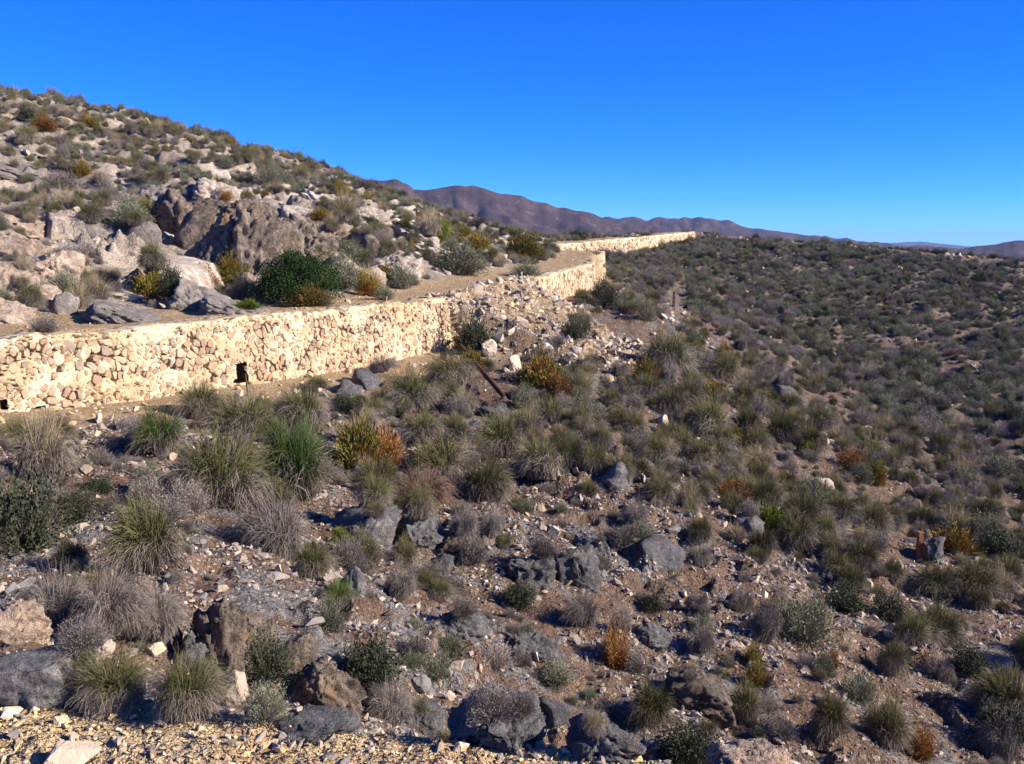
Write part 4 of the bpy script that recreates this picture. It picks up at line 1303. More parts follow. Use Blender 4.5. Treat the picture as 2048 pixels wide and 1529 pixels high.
T, TT, TG, GT, GS, SB, DS, OS, RS, LS, BT = 'tussock', 'tan_tussock', 'green_tussock', 'grey_tuft', 'grey_shrub', 'scrub', 'dark_shrub', 'olive_shrub', 'rust_shrub', 'lime_shrub', 'brown_thatch'
HAND = [
 (T, 407, 835, 95, 62, 'olive tussock touching the wall foot left of the drain hole'), (T, 489, 887, 135, 85, 'wide olive tussock directly below the drain hole'),
 (T, 608, 860, 125, 75, 'wide tan-green tussock below the wall, right of the drain hole'), (TG, 321, 905, 108, 72, 'fresh green tussock alone on the stony ground below the near wall'),
 (TT, 85, 962, 125, 115, 'tall straw-coloured tussock at the left edge below the near wall'), (T, 430, 1012, 175, 125, 'largest grass tussock, a broad grey-green mound left of the green one'),
 (TG, 592, 992, 150, 135, 'tall green tussock between the largest mound and the orange-green shrub'), (OS, 715, 940, 95, 88, 'olive half of the shrub cluster beside the tall green tussock'), (RS, 770, 935, 75, 72, 'rust-orange shrub growing against the olive one beside the green tussock'),
 (T, 752, 992, 100, 70, 'tussock at the foot of the orange and olive shrubs'), (T, 826, 822, 98, 72, 'neat domed tussock below the right half of the near wall'), (T, 912, 772, 105, 62, 'grey-topped tussock beside the fallen iron rail'), (T, 900, 805, 65, 40, None),
 (T, 1000, 910, 105, 78, 'drooping tussock in the middle of the slope below the rail'), (T, 1085, 957, 108, 70, 'low spreading tussock right of the drooping one'), (T, 846, 882, 85, 52, None), (T, 912, 882, 72, 48, None),
 (T, 885, 950, 125, 70, 'broad tussock right of the rust-orange shrub'), (T, 966, 1000, 108, 75, 'domed tussock beside the dark brown dead tussock'), (BT, 850, 1008, 110, 62, 'dark brown collapsed dead tussock below the orange shrub'), (T, 838, 1038, 72, 58, 'small tussock under the dark brown dead tussock'),
 (T, 1180, 945, 68, 52, None), (T, 1237, 965, 64, 48, None), (T, 1265, 872, 62, 44, None), (T, 1205, 900, 58, 44, None), (OS, 1085, 775, 82, 62, 'olive-brown shrub at the toe of the rubble slide'), (RS, 1115, 800, 50, 50, None),
 (T, 1160, 800, 62, 50, None), (T, 1100, 850, 66, 52, None), (T, 1170, 860, 60, 44, None), (T, 1330, 742, 100, 68, 'pale tussock clump on the spur right of the rubble slide'), (T, 1440, 762, 62, 52, 'tussock casting a dark shadow on bare tan soil of the spur'),
 (T, 1425, 875, 90, 72, None), (T, 1500, 868, 70, 52, None), (T, 1380, 812, 70, 50, None), (T, 1345, 832, 62, 50, None), (OS, 1380, 862, 38, 34, None), (T, 1292, 800, 62, 46, None), (T, 1490, 808, 52, 40, None),
 (T, 1560, 880, 70, 46, None), (T, 1620, 900, 80, 50, None), (T, 1640, 860, 60, 40, None), (T, 1515, 905, 66, 44, None), (T, 1430, 930, 68, 48, None), (T, 1345, 890, 60, 44, None), (T, 1305, 925, 64, 48, None), (OS, 1285, 762, 55, 42, 'olive-rust shrub on the spur beside the pale tussock clump'),
 (T, 300, 1124, 135, 115, 'tall fanning tussock on the red soil at lower left'), (GT, 555, 1102, 150, 82, 'half green half grey domed tussock on the red soil patch'), (DS, 50, 1092, 150, 110, 'dark tangled bush at the left edge of the lower slope'), (GS, 105, 1030, 80, 50, None), (DS, 152, 1040, 82, 52, 'small dark green bush beside a white stone at lower left'),
 (T, 145, 1128, 75, 42, None), (GT, 205, 1255, 140, 88, 'grey dead tussock hanging over the rock ledge at lower left'), (T, 185, 1205, 90, 50, None), (GT, 322, 1268, 95, 70, 'second grey tussock hanging over the rock ledge'),
 (T, 228, 1402, 130, 80, 'wide tussock just beyond the gravel ledge beside the smooth slab'), (T, 372, 1425, 125, 95, 'spiky tussock left of the big cream boulder'), (DS, 535, 1360, 95, 80, 'dark bush in front of the tan rock face'), (SB, 528, 1440, 80, 62, None), (GS, 475, 1275, 74, 44, 'grey dome shrub on top of the rock ledge'), (GS, 165, 1290, 90, 42, None), (SB, 160, 1330, 70, 40, None),
 (T, 625, 1152, 72, 60, None), (T, 722, 1135, 112, 62, 'tussock drooping over the hollowed dark rock'), (GT, 800, 1195, 66, 50, 'grey hanging dead tuft right of the hollowed rock'), (TG, 672, 1212, 70, 46, None), (SB, 660, 1262, 72, 50, None), (LS, 680, 1080, 30, 22, None),
 (GT, 928, 1072, 60, 46, 'left one of the paired grey tufts on the jagged ledge'), (GT, 978, 1070, 54, 44, 'right one of the paired grey tufts on the jagged ledge'), (GT, 1268, 1055, 60, 42, 'lone dark grey tuft on the reddish stony slope'), (GS, 1088, 1112, 58, 42, None), (DS, 1030, 1212, 66, 44, 'dark green-grey tuft left of the slate ledge'), (GS, 1060, 1195, 42, 30, None),
 (GS, 1165, 1170, 52, 34, None), (GS, 1245, 1090, 42, 34, None), (GS, 860, 1165, 60, 40, None), (GS, 925, 1230, 62, 34, None), (GS, 905, 1185, 60, 30, None), (DS, 1300, 1220, 40, 30, None), (GS, 1270, 1345, 62, 40, None), (GT, 1160, 1245, 76, 50, None),
 (RS, 1232, 1332, 56, 72, 'upright rust-orange dry shrub standing alone at lower right centre'), (GS, 985, 1432, 98, 62, 'large grey-brown dome shrub at the bottom centre'), (GS, 1045, 1425, 60, 40, None), (SB, 1120, 1368, 66, 44, None), (SB, 900, 1308, 72, 36, None), (GS, 985, 1338, 70, 42, None),
 (GS, 830, 1310, 62, 34, None), (SB, 865, 1360, 62, 44, None), (DS, 730, 1360, 110, 70, None), (T, 1300, 1437, 95, 66, 'spiky tussock low on the right of the fractured slab'), (TT, 1182, 1465, 52, 44, None), (DS, 1372, 1528, 110, 70, 'dark tussock cut by the bottom edge behind the pale ledge rock'), (GS, 1240, 1260, 44, 46, None),
 (GT, 1526, 1278, 66, 58, 'dark grey thatch-like tuft, widest of the grey tufts at lower right'), (GT, 1477, 1222, 46, 40, None), (GT, 1395, 1226, 46, 38, None), (GT, 1403, 1297, 54, 44, None), (T, 1625, 1260, 64, 50, None), (OS, 1505, 1332, 34, 36, None), (OS, 1508, 1372, 34, 44, 'narrow olive and rust shrub below the grey tufts'),
 (T, 1325, 1005, 62, 48, None), (T, 1395, 1005, 56, 44, None), (T, 1522, 1108, 68, 52, None), (T, 1596, 1095, 76, 60, None), (LS, 1535, 1060, 80, 40, 'broad bright green shrub in the middle of the right slope'), (LS, 1650, 1022, 58, 32, 'smaller bright green shrub below the white rock'), (LS, 1618, 912, 34, 26, None),
 (T, 1604, 1045, 72, 54, None), (T, 1678, 1040, 62, 46, None), (T, 1742, 1065, 80, 56, None), (T, 1666, 1118, 62, 44, None), (T, 1715, 1132, 64, 48, None), (T, 1775, 1158, 54, 36, None), (T, 1868, 1184, 100, 42, 'wide tussock just below the rust-brown post'), (T, 1942, 1192, 92, 56, None), (T, 1958, 1046, 62, 44, None), (DS, 1995, 1116, 70, 44, None),
 (T, 1399, 1080, 52, 42, None), (T, 1703, 1182, 56, 50, None), (DS, 1690, 1222, 64, 44, None), (DS, 1785, 1243, 64, 50, None), (T, 1822, 1292, 62, 50, None), (OS, 1905, 1106, 78, 42, 'olive-brown shrub right of the grey boulder and post'), (RS, 1460, 1000, 74, 36, 'rust-brown low shrub among tussocks on the right slope'), (RS, 1700, 942, 56, 38, 'round rust-brown shrub near the edge of the spur'), (OS, 1750, 968, 34, 40, None),
 (T, 1770, 1346, 56, 60, None), (GT, 1884, 1360, 46, 38, None), (DS, 1935, 1348, 66, 44, None), (SB, 1645, 1352, 54, 40, None), (T, 1490, 1438, 64, 60, None), (T, 1654, 1465, 68, 80, None), (T, 1775, 1486, 88, 70, None), (RS, 1843, 1520, 52, 56, None), (GT, 2000, 1520, 76, 56, 'large dark grey thatch tuft in the bottom right corner'), (DS, 2016, 1485, 84, 60, None), (SB, 1720, 1400, 62, 44, None),
 # hillside
 (TT, 132, 420, 55, 36, 'yellowish tussock high among grey rocks at upper left'), (OS, 166, 352, 36, 24, None), (OS, 284, 422, 38, 18, None), (T, 312, 538, 56, 44, None), (OS, 458, 563, 70, 44, 'olive-yellow shrub left of the big dark green bush'), (OS, 302, 598, 62, 46, 'olive shrub left of the leaning grey slab'), (DS, 340, 592, 45, 50, None), (TT, 194, 597, 56, 38, None), (TT, 156, 617, 50, 40, None),
 (GS, 90, 665, 58, 28, 'low grey shrub at the track side near the left edge'), (RS, 405, 580, 62, 34, 'rust-brown shrub above the leaning grey slab'), (LS, 496, 618, 56, 16, 'flat green shrub at the track side below the big bush'), (OS, 735, 592, 48, 44, 'olive-rust shrub beside the track right of the big bush'), (SB, 800, 578, 48, 40, None), (SB, 920, 548, 95, 50, 'dark green shrub mass beside the track bend'), (OS, 952, 502, 60, 30, None),
 (OS, 1048, 515, 72, 42, 'olive and rust shrub at the track bend in front of the far wall'), (SB, 1050, 551, 66, 24, 'low dark shrub growing on the track near the rubble'), (TT, 858, 470, 55, 46, 'tall dry tussock among white rocks'), (DS, 1030, 484, 42, 24, None), (DS, 1150, 480, 36, 18, None), (SB, 770, 600, 40, 26, None), (GS, 640, 612, 50, 26, None), (OS, 620, 612, 70, 34, 'olive-brown growth at the foot of the big dark green bush'),
 (RS, 450, 402, 32, 22, 'small rust shrub on top of the brown outcrop'), (TT, 690, 430, 60, 40, None), (SB, 540, 372, 66, 36, None), (OS, 682, 392, 36, 26, None), (OS, 640, 440, 46, 22, None), (RS, 88, 262, 44, 24, None), (OS, 180, 255, 40, 20, None),
 (SB, 950, 707, 74, 62, None), (OS, 944, 737, 46, 32, 'olive shrub at the right end of the near wall beside the rail'), (SB, 1212, 612, 58, 50, None), (SB, 1150, 678, 70, 42, None), (TT, 1165, 650, 50, 34, None), (GS, 1080, 722, 40, 26, None), (GS, 1118, 690, 30, 20, None), (SB, 1212, 503, 16, 22, None), (GT, 760, 745, 60, 26, None), (T, 635, 782, 46, 26, None), (GS, 620, 815, 44, 20, None), (T, 745, 832, 60, 34, None), (DS, 690, 822, 52, 34, None),
 (GS, 200, 930, 46, 30, None), (GS, 265, 900, 50, 30, None), (DS, 195, 985, 60, 26, None), (GS, 300, 1010, 70, 46, None),
]
SPECIAL = {(SB, 950, 707): (DS, 'dark bush covering the right end of the near wall'), (SB, 1212, 612): (DS, 'dark bush at the right end of the middle wall'), (SB, 1150, 678): (DS, 'dark grey-green bush at the foot of the middle wall'), (SB, 1212, 503): (DS, 'small dark bush in front of the far wall')}
for row in HAND:
    kd, u, v, w, h, lab = row
    if (kd, u, v) in SPECIAL:
        kd, lab = SPECIAL[(kd, u, v)]
    plant_px(kd, u, v, w, h, lab)

# the rest of the scrub, scattered over the ground by zone
CLEAR = [(322, 400, 640, 570), (312, 470, 432, 612), (1325, 580, 1372, 655), (1795, 1080, 1905, 1225), (440, 730, 520, 850), (900, 690, 960, 790), (940, 760, 1020, 880), (430, 1370, 515, 1450), (1190, 1270, 1275, 1390), (60, 820, 220, 880), (820, 1020, 900, 1130), (1010, 1110, 1180, 1210), (900, 1430, 1110, 1528), (0, 1290, 140, 1420), (560, 1290, 640, 1370), (390, 1260, 480, 1390)]
def scatter(n_try, xr, yr, spacing, zone, sizes, kinds, dens=None):
    """throw plants on world ground, at least spacing x size apart"""
    cell = 2.0
    grid = {}
    def near(x, y, r):
        ci, cj = int(x // cell), int(y // cell)
        for a in range(ci - 1, ci + 2):
            for b in range(cj - 1, cj + 2):
                for (px_, py_, pr) in grid.get((a, b), ()):
                    if (px_ - x) ** 2 + (py_ - y) ** 2 < ((pr + r) * spacing) ** 2:
                        return True
        return False
    for q in PLANTS:
        grid.setdefault((int(q['p'].x // cell), int(q['p'].y // cell)), []).append((q['p'].x, q['p'].y, q['w'] * .5))
    X = RNG.uniform(*xr, n_try)
    Y = RNG.uniform(*yr, n_try)
    z, s, sg, t, far = fields(X, Y)
    ok = zone(X, Y, s, sg, t, far) & (np.abs(X) < Y * .85 + 4)
    D = dens(X, Y) if dens else np.ones(n_try)
    ok &= RNG.random(n_try) < D
    names, wts = zip(*kinds)
    wts = np.array(wts, float) / sum(wts)
    hue = fbm(X * .18, Y * .18, 301, 2)
    for i in np.nonzero(ok)[0]:
        x, y = X[i], Y[i]
        a = pix((x, y, z[i]))
        if a is not None and any(u0 < a[0] < u1 and v0 < a[1] < v1 for u0, v0, u1, v1 in CLEAR):
            continue
        w = float(np.clip(RNG.lognormal(math.log(sizes[0]), sizes[1]), sizes[0] * .35, sizes[0] * 2.1))
        cum = np.cumsum(wts)
        f = np.clip(RNG.random() * .75 + (hue[i] + .5) * .25, 0, .999)
        kd = names[int(np.searchsorted(cum, f))]
        if Y[i] < 14:
            w *= .5 + .5 * max(0, (Y[i] - 6) / 8)
        if math.hypot(x, Y[i]) > 46 and s[i] > 3:
            w *= .8
        if kd in ('grey_shrub', 'dark_shrub', 'grey_tuft') and Y[i] < 26:
            w = min(w, .50)
        if near(x, y, w * .5):
            continue
        loc, nr = down_any(x, y)
        if loc is None or (nr is not None and nr.z < .45):
            continue
        grid.setdefault((int(x // cell), int(y // cell)), []).append((x, y, w * .5))
        PLANTS.append(dict(kind=kd, p=loc, w=w, h=w * RNG.uniform(.5, .8), label=None, hand=False))

bare = [at_ for at_ in (hit(1160, 985), hit(400, 1150), hit(520, 1190), hit(1090, 1000), hit(1200, 1010), hit(1330, 1090), hit(1000, 1020))]
def d_low(X, Y):
    d = .40 + .9 * fbm(X * .22, Y * .22, 401, 3)
    d = d + .35 * sstep(13, 24, Y) + .2 * sstep(0, 5, X)
    for b in bare:
        d = d * sstep(.5, 1.3, np.hypot(X - b.x, (Y - b.y) * .6))
    return np.clip(d, .06, 1)
low_zone = lambda X, Y, s, sg, t, far: (s < np.where((sg > 10) & (sg < 12.3), -2.6, -.6)) & (t < .02) & (far < .5) & ~((sg > 12.8) & (sg < 15.2) & (s > -6)) & (np.hypot(X, Y) > 5.2)
scatter(6000, (-14, 40), (4.5, 64), .66, low_zone, (.46, .36), [(GS, 3.4), (T, 4.0), (GT, 1.4), (TT, 1.0), (SB, 1.8), (DS, .5), (OS, .3), (RS, .07), (LS, .12)], d_low)
scatter(9000, (-14, 26), (4.5, 36), .5, low_zone, (.19, .35), [(GS, 4), (SB, 2), (TT, 1.2), (GT, 1), (T, .7)], lambda X, Y: np.clip(.35 + .8 * fbm(X * .4, Y * .4, 411, 3), .03, .8))
belt = lambda X, Y, s, sg, t, far: low_zone(X, Y, s, sg, t, far) & (X + (Y - 16) * .12 > -5) & (Y > 15.5)
scatter(1900, (-5, 20), (15.5, 50), .60, belt, (.56, .28), [(T, 5), (TT, 2.2), (OS, .5), (TG, .1)], lambda X, Y: np.clip(.45 + .9 * fbm(X * .25, Y * .25, 405, 3), .08, 1))
hill_zone = lambda X, Y, s, sg, t, far: (s > 3.1) & (sg > 9) & (sg < 22.3) & (Y > 12)
def d_hill(X, Y):
    r = np.hypot(X, Y)
    d = .20 + 1.1 * fbm(X * .15, Y * .15, 421, 3) + 1.1 * sstep(42, 54, r + 6 * fbm(X * .1, Y * .1, 5, 2))
    return np.clip(d, .05, 1)
scatter(36000, (-75, 20), (13, 118), .56, hill_zone, (.55, .40), [(GS, 2.0), (T, 3.4), (SB, 2.8), (TT, 2.2), (DS, .5), (OS, .6), (RS, .1), (LS, .1)], d_hill)
scatter(5600, (-55, 12), (14, 80), .5, hill_zone, (.34, .35), [(GS, 3), (SB, 2), (TT, 1.5), (OS, .4)], lambda X, Y: np.clip(.45 + .8 * fbm(X * .3, Y * .3, 431, 3), .05, 1))
far_zone = lambda X, Y, s, sg, t, far: (far >= .5) & (s < np.where(sg > 22.2, -2.2, -.3))
scatter(38000, (4, 100), (25, 128), .60, far_zone, (.54, .36), [(SB, 6.0), (GS, 2.4), (DS, .5), (T, 2.2), (GT, .4), (OS, .25), (LS, .1)], lambda X, Y: np.clip(.75 + .8 * fbm(X * .10, Y * .10, 441, 4), .10, 1))
scatter(18000, (4, 100), (25, 128), .6, far_zone, (.26, .3), [(SB, 3), (GS, 3), (TT, 1)], lambda X, Y: .8 + 0 * X)
ridge_zone = lambda X, Y, s, sg, t, far: (s > 1.8) & (sg > 22.3) & (s < 9)
scatter(2600, (18, 80), (85, 140), .5, ridge_zone, (.55, .3), [(SB, 4), (GS, 2), (DS, 1), (T, 1)])
print('plants', len(PLANTS))
# ------------------------------------------------------------------ setting the plants out: the largest in view as things, the rest as stuff
def dims(me):
    co = np.empty(len(me.vertices) * 3, np.float32)
    me.vertices.foreach_get('co', co)
    co = co.reshape(-1, 3)
    return np.percentile(np.hypot(co[:, 0], co[:, 1]), 92) * 2, np.percentile(co[:, 2], 97)

MESHDIM = {k: [dims(m) for m in v] for k, v in KINDS.items()}

def stuff_object(name, sources, idx, P, R_, S_, group=None):
    """one object whose points carry copies of the source meshes (geometry nodes)"""
    me = bpy.data.meshes.new(name)
    me.from_pydata(P.tolist(), [], [])
    a = me.attributes.new('rot', 'FLOAT_VECTOR', 'POINT')
    a.data.foreach_set('vector', R_.astype(np.float32).ravel())
    a = me.attributes.new('scl', 'FLOAT_VECTOR', 'POINT')
    a.data.foreach_set('vector', S_.astype(np.float32).ravel())
    a = me.attributes.new('idx', 'INT', 'POINT')
    a.data.foreach_set('value', idx.astype(np.int32))
    o = link(name, me)
    tag(o, kind='stuff', group=group)
    ng = bpy.data.node_groups.new(name, 'GeometryNodeTree')
    ng.interface.new_socket('Geometry', in_out='INPUT', socket_type='NodeSocketGeometry')
    ng.interface.new_socket('Geometry', in_out='OUTPUT', socket_type='NodeSocketGeometry')
    N, Lk = ng.nodes, ng.links
    gi, go = N.new('NodeGroupInput'), N.new('NodeGroupOutput')
    inst = N.new('GeometryNodeInstanceOnPoints')
    inst.inputs['Pick Instance'].default_value = True
    join = N.new('GeometryNodeJoinGeometry')
    for s in reversed(sources):
        oi = N.new('GeometryNodeObjectInfo')
        oi.inputs['Object'].default_value = s
        g2 = N.new('GeometryNodeGeometryToInstance')
        Lk.new(oi.outputs['Geometry'], g2.inputs[0])
        Lk.new(g2.outputs[0], join.inputs[0])
    def at2(nm, typ):
        n = N.new('GeometryNodeInputNamedAttribute')
        n.data_type = typ
        n.inputs['Name'].default_value = nm
        return n.outputs[0]
    Lk.new(gi.outputs[0], inst.inputs['Points'])
    Lk.new(join.outputs[0], inst.inputs['Instance'])
    Lk.new(at2('idx', 'INT'), inst.inputs['Instance Index'])
    e2r = N.new('FunctionNodeEulerToRotation')
    Lk.new(at2('rot', 'FLOAT_VECTOR'), e2r.inputs[0])
    Lk.new(e2r.outputs[0], inst.inputs['Rotation'])
    Lk.new(at2('scl', 'FLOAT_VECTOR'), inst.inputs['Scale'])
    Lk.new(inst.outputs[0], go.inputs[0])
    md = o.modifiers.new('scatter', 'NODES')
    md.node_group = ng
    return o

def seen_px(p, w, lift):
    """size in photo pixels if in the frame and not behind the ground, else 0"""
    q = pix(p)
    if q is None or not (-30 < q[0] < 2078 and -10 < q[1] < 1560):
        return 0.0
    if not shown(p, lift):
        return 0.0
    return w * FPX / q[2]

_pt = np.array([q['p'][:] for q in PLANTS])
_z, _s, _sg, _t, _far = fields(_pt[:, 0], _pt[:, 1], False)
def zone_of(i):
    x, y, z = _pt[i]
    if _s[i] > 2 and _sg[i] < 22.3:
        return 'on the grassy brow of the hillside' if math.hypot(x, y) > 50 else 'among the hillside rocks above the track'
    if _sg[i] > 22.3 and _s[i] > -.5:
        return 'along the far skyline ridge'
    if _far[i] > .5:
        return 'on the far dark slope across the gully'
    if y > 25:
        return 'on the stony spur below the middle wall'
    if y > 13.5:
        return 'on the slope below the near wall' if x < 1.5 else 'on the slope down towards the gully'
    return 'on broken ground past the gravel ledge'

def label_size(q):
    w = q['w']
    return 'tiny' if w < .22 else 'small' if w < .45 else '' if w < .9 else 'large'

LIMIT = dict(tussock=300, tan_tussock=150, green_tussock=20, grey_tuft=150, grey_shrub=300, scrub=300, dark_shrub=150, olive_shrub=120, rust_shrub=40, lime_shrub=40, brown_thatch=5)
LANDMARKS = [('the drain hole of the near wall', hit(480, 775)), ('the rust-brown post', hit(1838, 1117)), ('the dark post on the spur', hit(1347, 614)), ('the fallen iron rail', hit(965, 775)), ('the big dark green bush', hit(590, 608)),
             ('the rust-orange dry shrub', hit(1232, 1332)), ('the big cream boulder', hit(465, 1408)), ('the white rock on the slope', hit(1645, 992)), ('the fractured grey slab', hit(1010, 1490)), ('the dark overhanging rock', hit(1060, 1178)),
             ('the leaning grey slab', hit(400, 622)), ('the jagged ledge', hit(840, 1100)), ('the hollowed dark rock', hit(705, 1195)), ('the smooth grey slab', hit(90, 1400)), ('the rubble toe', hit(1225, 745)), ('the cracked brown rock face', hit(440, 1368)),
             ('the track bend', hit(1080, 530)), ('the tan rock face', hit(700, 575)), ('the wall stub', hit(1215, 560)), ('the right end of the near wall', hit(910, 700)), ('the cream slope', hit(360, 545)), ('the orange-green shrubs', hit(740, 940)),
             ('the upright white stone by the wall', hit(197, 842)), ('the brown dead tussock', hit(850, 1008)), ('the lone grey tuft', hit(1268, 1055)), ('the broad bright green shrub', hit(1535, 1060)), ('the boulder field', hit(90, 610))]

rng5 = np.random.default_rng(55)
by_kind = {}
for i, q in enumerate(PLANTS):
    q['px'] = seen_px(q['p'], q['w'], q['h'] * .8)
    q['var'] = int(rng5.integers(len(KINDS[q['kind']])))
    dw, dh = MESHDIM[q['kind']][q['var']]
    q['scl'] = (q['w'] / dw * rng5.uniform(.84, 1.16), q['w'] / dw * rng5.uniform(.84, 1.16), q['h'] / dh)
    q['rot'] = (rng5.normal(0, .12), rng5.normal(0, .12) + .04, rng5.uniform(0, 6.28))
    q['i'] = i
    by_kind.setdefault(q['kind'], []).append(q)
used_labels = set(q['label'] for q in PLANTS if q['label'])
for kind, lst in by_kind.items():
    lst.sort(key=lambda q: (-1 if q['label'] else 0, -q['px']))
    n_obj = 0
    things = []
    rest = []
    for q in lst:
        if n_obj < LIMIT[kind] and (q['px'] >= 9 or q['label']):
            things.append(q)
            n_obj += 1
        else:
            rest.append(q)
    for nm, pos in LANDMARKS:
        if pos is None:
            continue
        c = pix(pos)
        for word, fu, fv in (('growing nearest to', 0, 0), ('just left of', -1, 0), ('just right of', 1, 0), ('just above', 0, -1), ('just below', 0, 1)):
            best = None
            for q in things:
                if q['label'] or q['px'] < 12:
                    continue
                a = pix(q['p'])
                du, dv = a[0] - c[0], (a[1] - c[1]) * 1.3
                d = math.hypot(du, dv)
                if d > 150 or (fu or fv) and du * fu + dv * fv < .8 * d:
                    continue
                if best is None or d < best[0]:
                    best = (d, q)
            lab = f"{DESC[kind]} {word} {nm}"
            if best and lab not in used_labels:
                used_labels.add(lab)
                best[1]['label'] = lab
    srcs = {}
    for q in things:
        me = KINDS[kind][q['var']]
        o = link(OBN[kind], me, loc=q['p'])
        o.scale = q['scl']
        o.rotation_euler = q['rot']
        zn = zone_of(q['i'])
        tag(o, q['label'] or f"{label_size(q)} {DESC[kind]} {zn}".strip(), CAT[kind], f"{CAT[kind]}s {zn}")
        srcs.setdefault(q['var'], o)
    if rest:
        vs = sorted(srcs)
        ok = [q for q in rest]
        idx = np.array([vs.index(q['var']) if q['var'] in srcs else 0 for q in ok])
        stuff_object(dict(tussock='distant_grass', tan_tussock='distant_dry_grass', grey_shrub='grey_undergrowth', scrub='scrub_vegetation').get(kind, kind + '_vegetation'), [srcs[v] for v in vs], idx,
                     np.array([q['p'][:] for q in ok]), np.array([q['rot'] for q in ok]), np.array([q['scl'] for q in ok]))
print('kinds', {k: len(v) for k, v in by_kind.items()})

# ------------------------------------------------------------------ the big dark green bush beside the track
def big_bush(u, v, w, h):
    p = hit(u, v)
    k = p.length / FPX
    Wm, Hm = w * k, h * k
    rng = np.random.default_rng(901)
    root = bpy.data.objects.new('green_bush', None)
    C.objects.link(root)
    root.location = p
    tag(root, 'big dense dark green bush beside the track, behind the near wall', 'bush')
    cv = []
    lobes = []
    for i in range(46):
        az, el = rng.uniform(0, 6.28), math.asin(rng.random() ** .7)
        r = rng.uniform(.72, 1.0)
        c = np.array([math.cos(az) * math.cos(el) * Wm * .42 * r, math.sin(az) * math.cos(el) * Wm * .38 * r, .16 * Hm + math.sin(el) * Hm * .66 * r])
        c[0] += .10 * Wm * (1 - c[2] / Hm)
        c *= rng.uniform(.82, 1.08)
        lobes.append((c, rng.uniform(.12, .26) * Hm))
        t = np.linspace(0, 1, 5)[:, None]
        b = np.array([rng.normal(0, .08), rng.normal(0, .08), -.05])
        cv.append(b * (1 - t) + c * t + rng.normal(0, .03, (5, 3)) * t + np.array([0, 0, .12]) * np.sin(np.pi * t))
    global RNG
    RNG = np.random.default_rng(902)
    V, F = strips(np.array(cv), np.full(len(cv), .05))
    V2, F2 = strips(np.array(cv) + .01, np.full(len(cv), .05))
    link('branch', new_mesh('branch', np.vstack([V, V2]), F + [[a + len(V) for a in f] for f in F2], [M_TWIG]), root)
    cs, ns = [], []
    for c, r in lobes:
        m = 560
        d = rng.normal(size=(m, 3))
        d /= np.linalg.norm(d, axis=1, keepdims=True)
        rr = r * (1 - .55 * rng.random(m) ** 2)
        q = c + d * rr[:, None] * np.array([1.15, 1.15, .85]) + rng.normal(0, .03, (m, 3))
        q[:, 2] = np.maximum(q[:, 2], .02)
        cs.append(q)
        ns.append(d)
    c, d = np.vstack(cs), np.vstack(ns)
    m = len(c)
    a = rng.normal(size=(m, 3)) + d * .8 + np.array([0, 0, .3])
    a /= np.linalg.norm(a, axis=1, keepdims=True)
    b = np.cross(a, rng.normal(size=(m, 3)))
    b /= np.linalg.norm(b, axis=1, keepdims=True)
    L = .052 * rng.uniform(.6, 1.4, m)[:, None]
    Q = np.stack([c - a * L * .5, c + b * L * .27, c + a * L * .5, c - b * L * .27], 1).reshape(-1, 3)
    Fq = (np.arange(m)[:, None] * 4 + np.arange(4)[None]).tolist()
    link('foliage', new_mesh('foliage', Q, Fq, [M_BUSH], tint=np.repeat(rng.random(m), 4)), root)
big_bush(588, 609, 196, 120)

# ------------------------------------------------------------------ loose stones
def stone_mesh(name, mat, seed, n=11, flat=.7):
    rng = np.random.default_rng(seed)
    bm = bmesh.new()
    p = rng.normal(size=(n, 3))
    p /= np.linalg.norm(p, axis=1, keepdims=True)
    p *= rng.uniform(.75, 1.05, (n, 1)) * np.array([rng.uniform(.85, 1.2), rng.uniform(.65, 1), flat * rng.uniform(.7, 1.1)]) * .5
    vs = [bm.verts.new(c) for c in p]
    r = bmesh.ops.convex_hull(bm, input=vs)
    for g in [v for v in bm.verts if not v.link_faces]:
        bm.verts.remove(g)
    me = bpy.data.meshes.new(name)
    bm.to_mesh(me)
    bm.free()
    me.materials.append(mat)
    a = me.attributes.new('tint', 'FLOAT', 'POINT')
    a.data.foreach_set('value', np.full(len(me.vertices), rng.random() * .15, np.float32))
    return me

def big_stone_mesh(name, mat, seed, blocky=.55):
    me = rock_mesh(name, mat, seed, 3, blocky=blocky, rough=.22, cracks=.05)
    me.polygons.foreach_set('use_smooth', np.zeros(len(me.polygons), bool))
    for v in me.vertices:
        v.co *= .5
    a = me.attributes.new('tint', 'FLOAT', 'POINT')
    a.data.foreach_set('value', np.full(len(me.vertices), (seed * .37) % 1 * .15, np.float32))
    return me

ST = dict(
    pale=[stone_mesh('limestone', M_STONE_PALE, 500 + i, 12 + i % 3) for i in range(7)],
    mix=[stone_mesh('stone', M_STONE_MIX, 520 + i, 11 + i % 4, .6) for i in range(8)],
    ochre=[stone_mesh('gravel_stone', M_STONE_OCHRE, 540 + i, 10 + i % 4, .62) for i in range(8)])
ST_NAME = dict(pale='limestone_block', mix='loose_stone', ochre='gravel_stone')
STONES = []
rng6 = np.random.default_rng(66)
def add_stone(p, w, kind, group, label=None, squash=None, hand=False, sink=.18, big=False):
    STONES.append(dict(p=Vector(p), w=w, kind=kind, group=group, label=label, rot=(rng6.normal(0, .5), rng6.normal(0, .5), rng6.uniform(0, 6.28)) if squash is None else (0, 0, rng6.uniform(0, 6.28)), var=int(rng6.integers(len(ST[kind]))),
                       scl=(w * rng6.uniform(.8, 1.2), w * rng6.uniform(.75, 1.1), w * rng6.uniform(.7, 1.1)) if squash is None else (w, w * .8, w * squash), sink=sink, hand=hand, big=big))

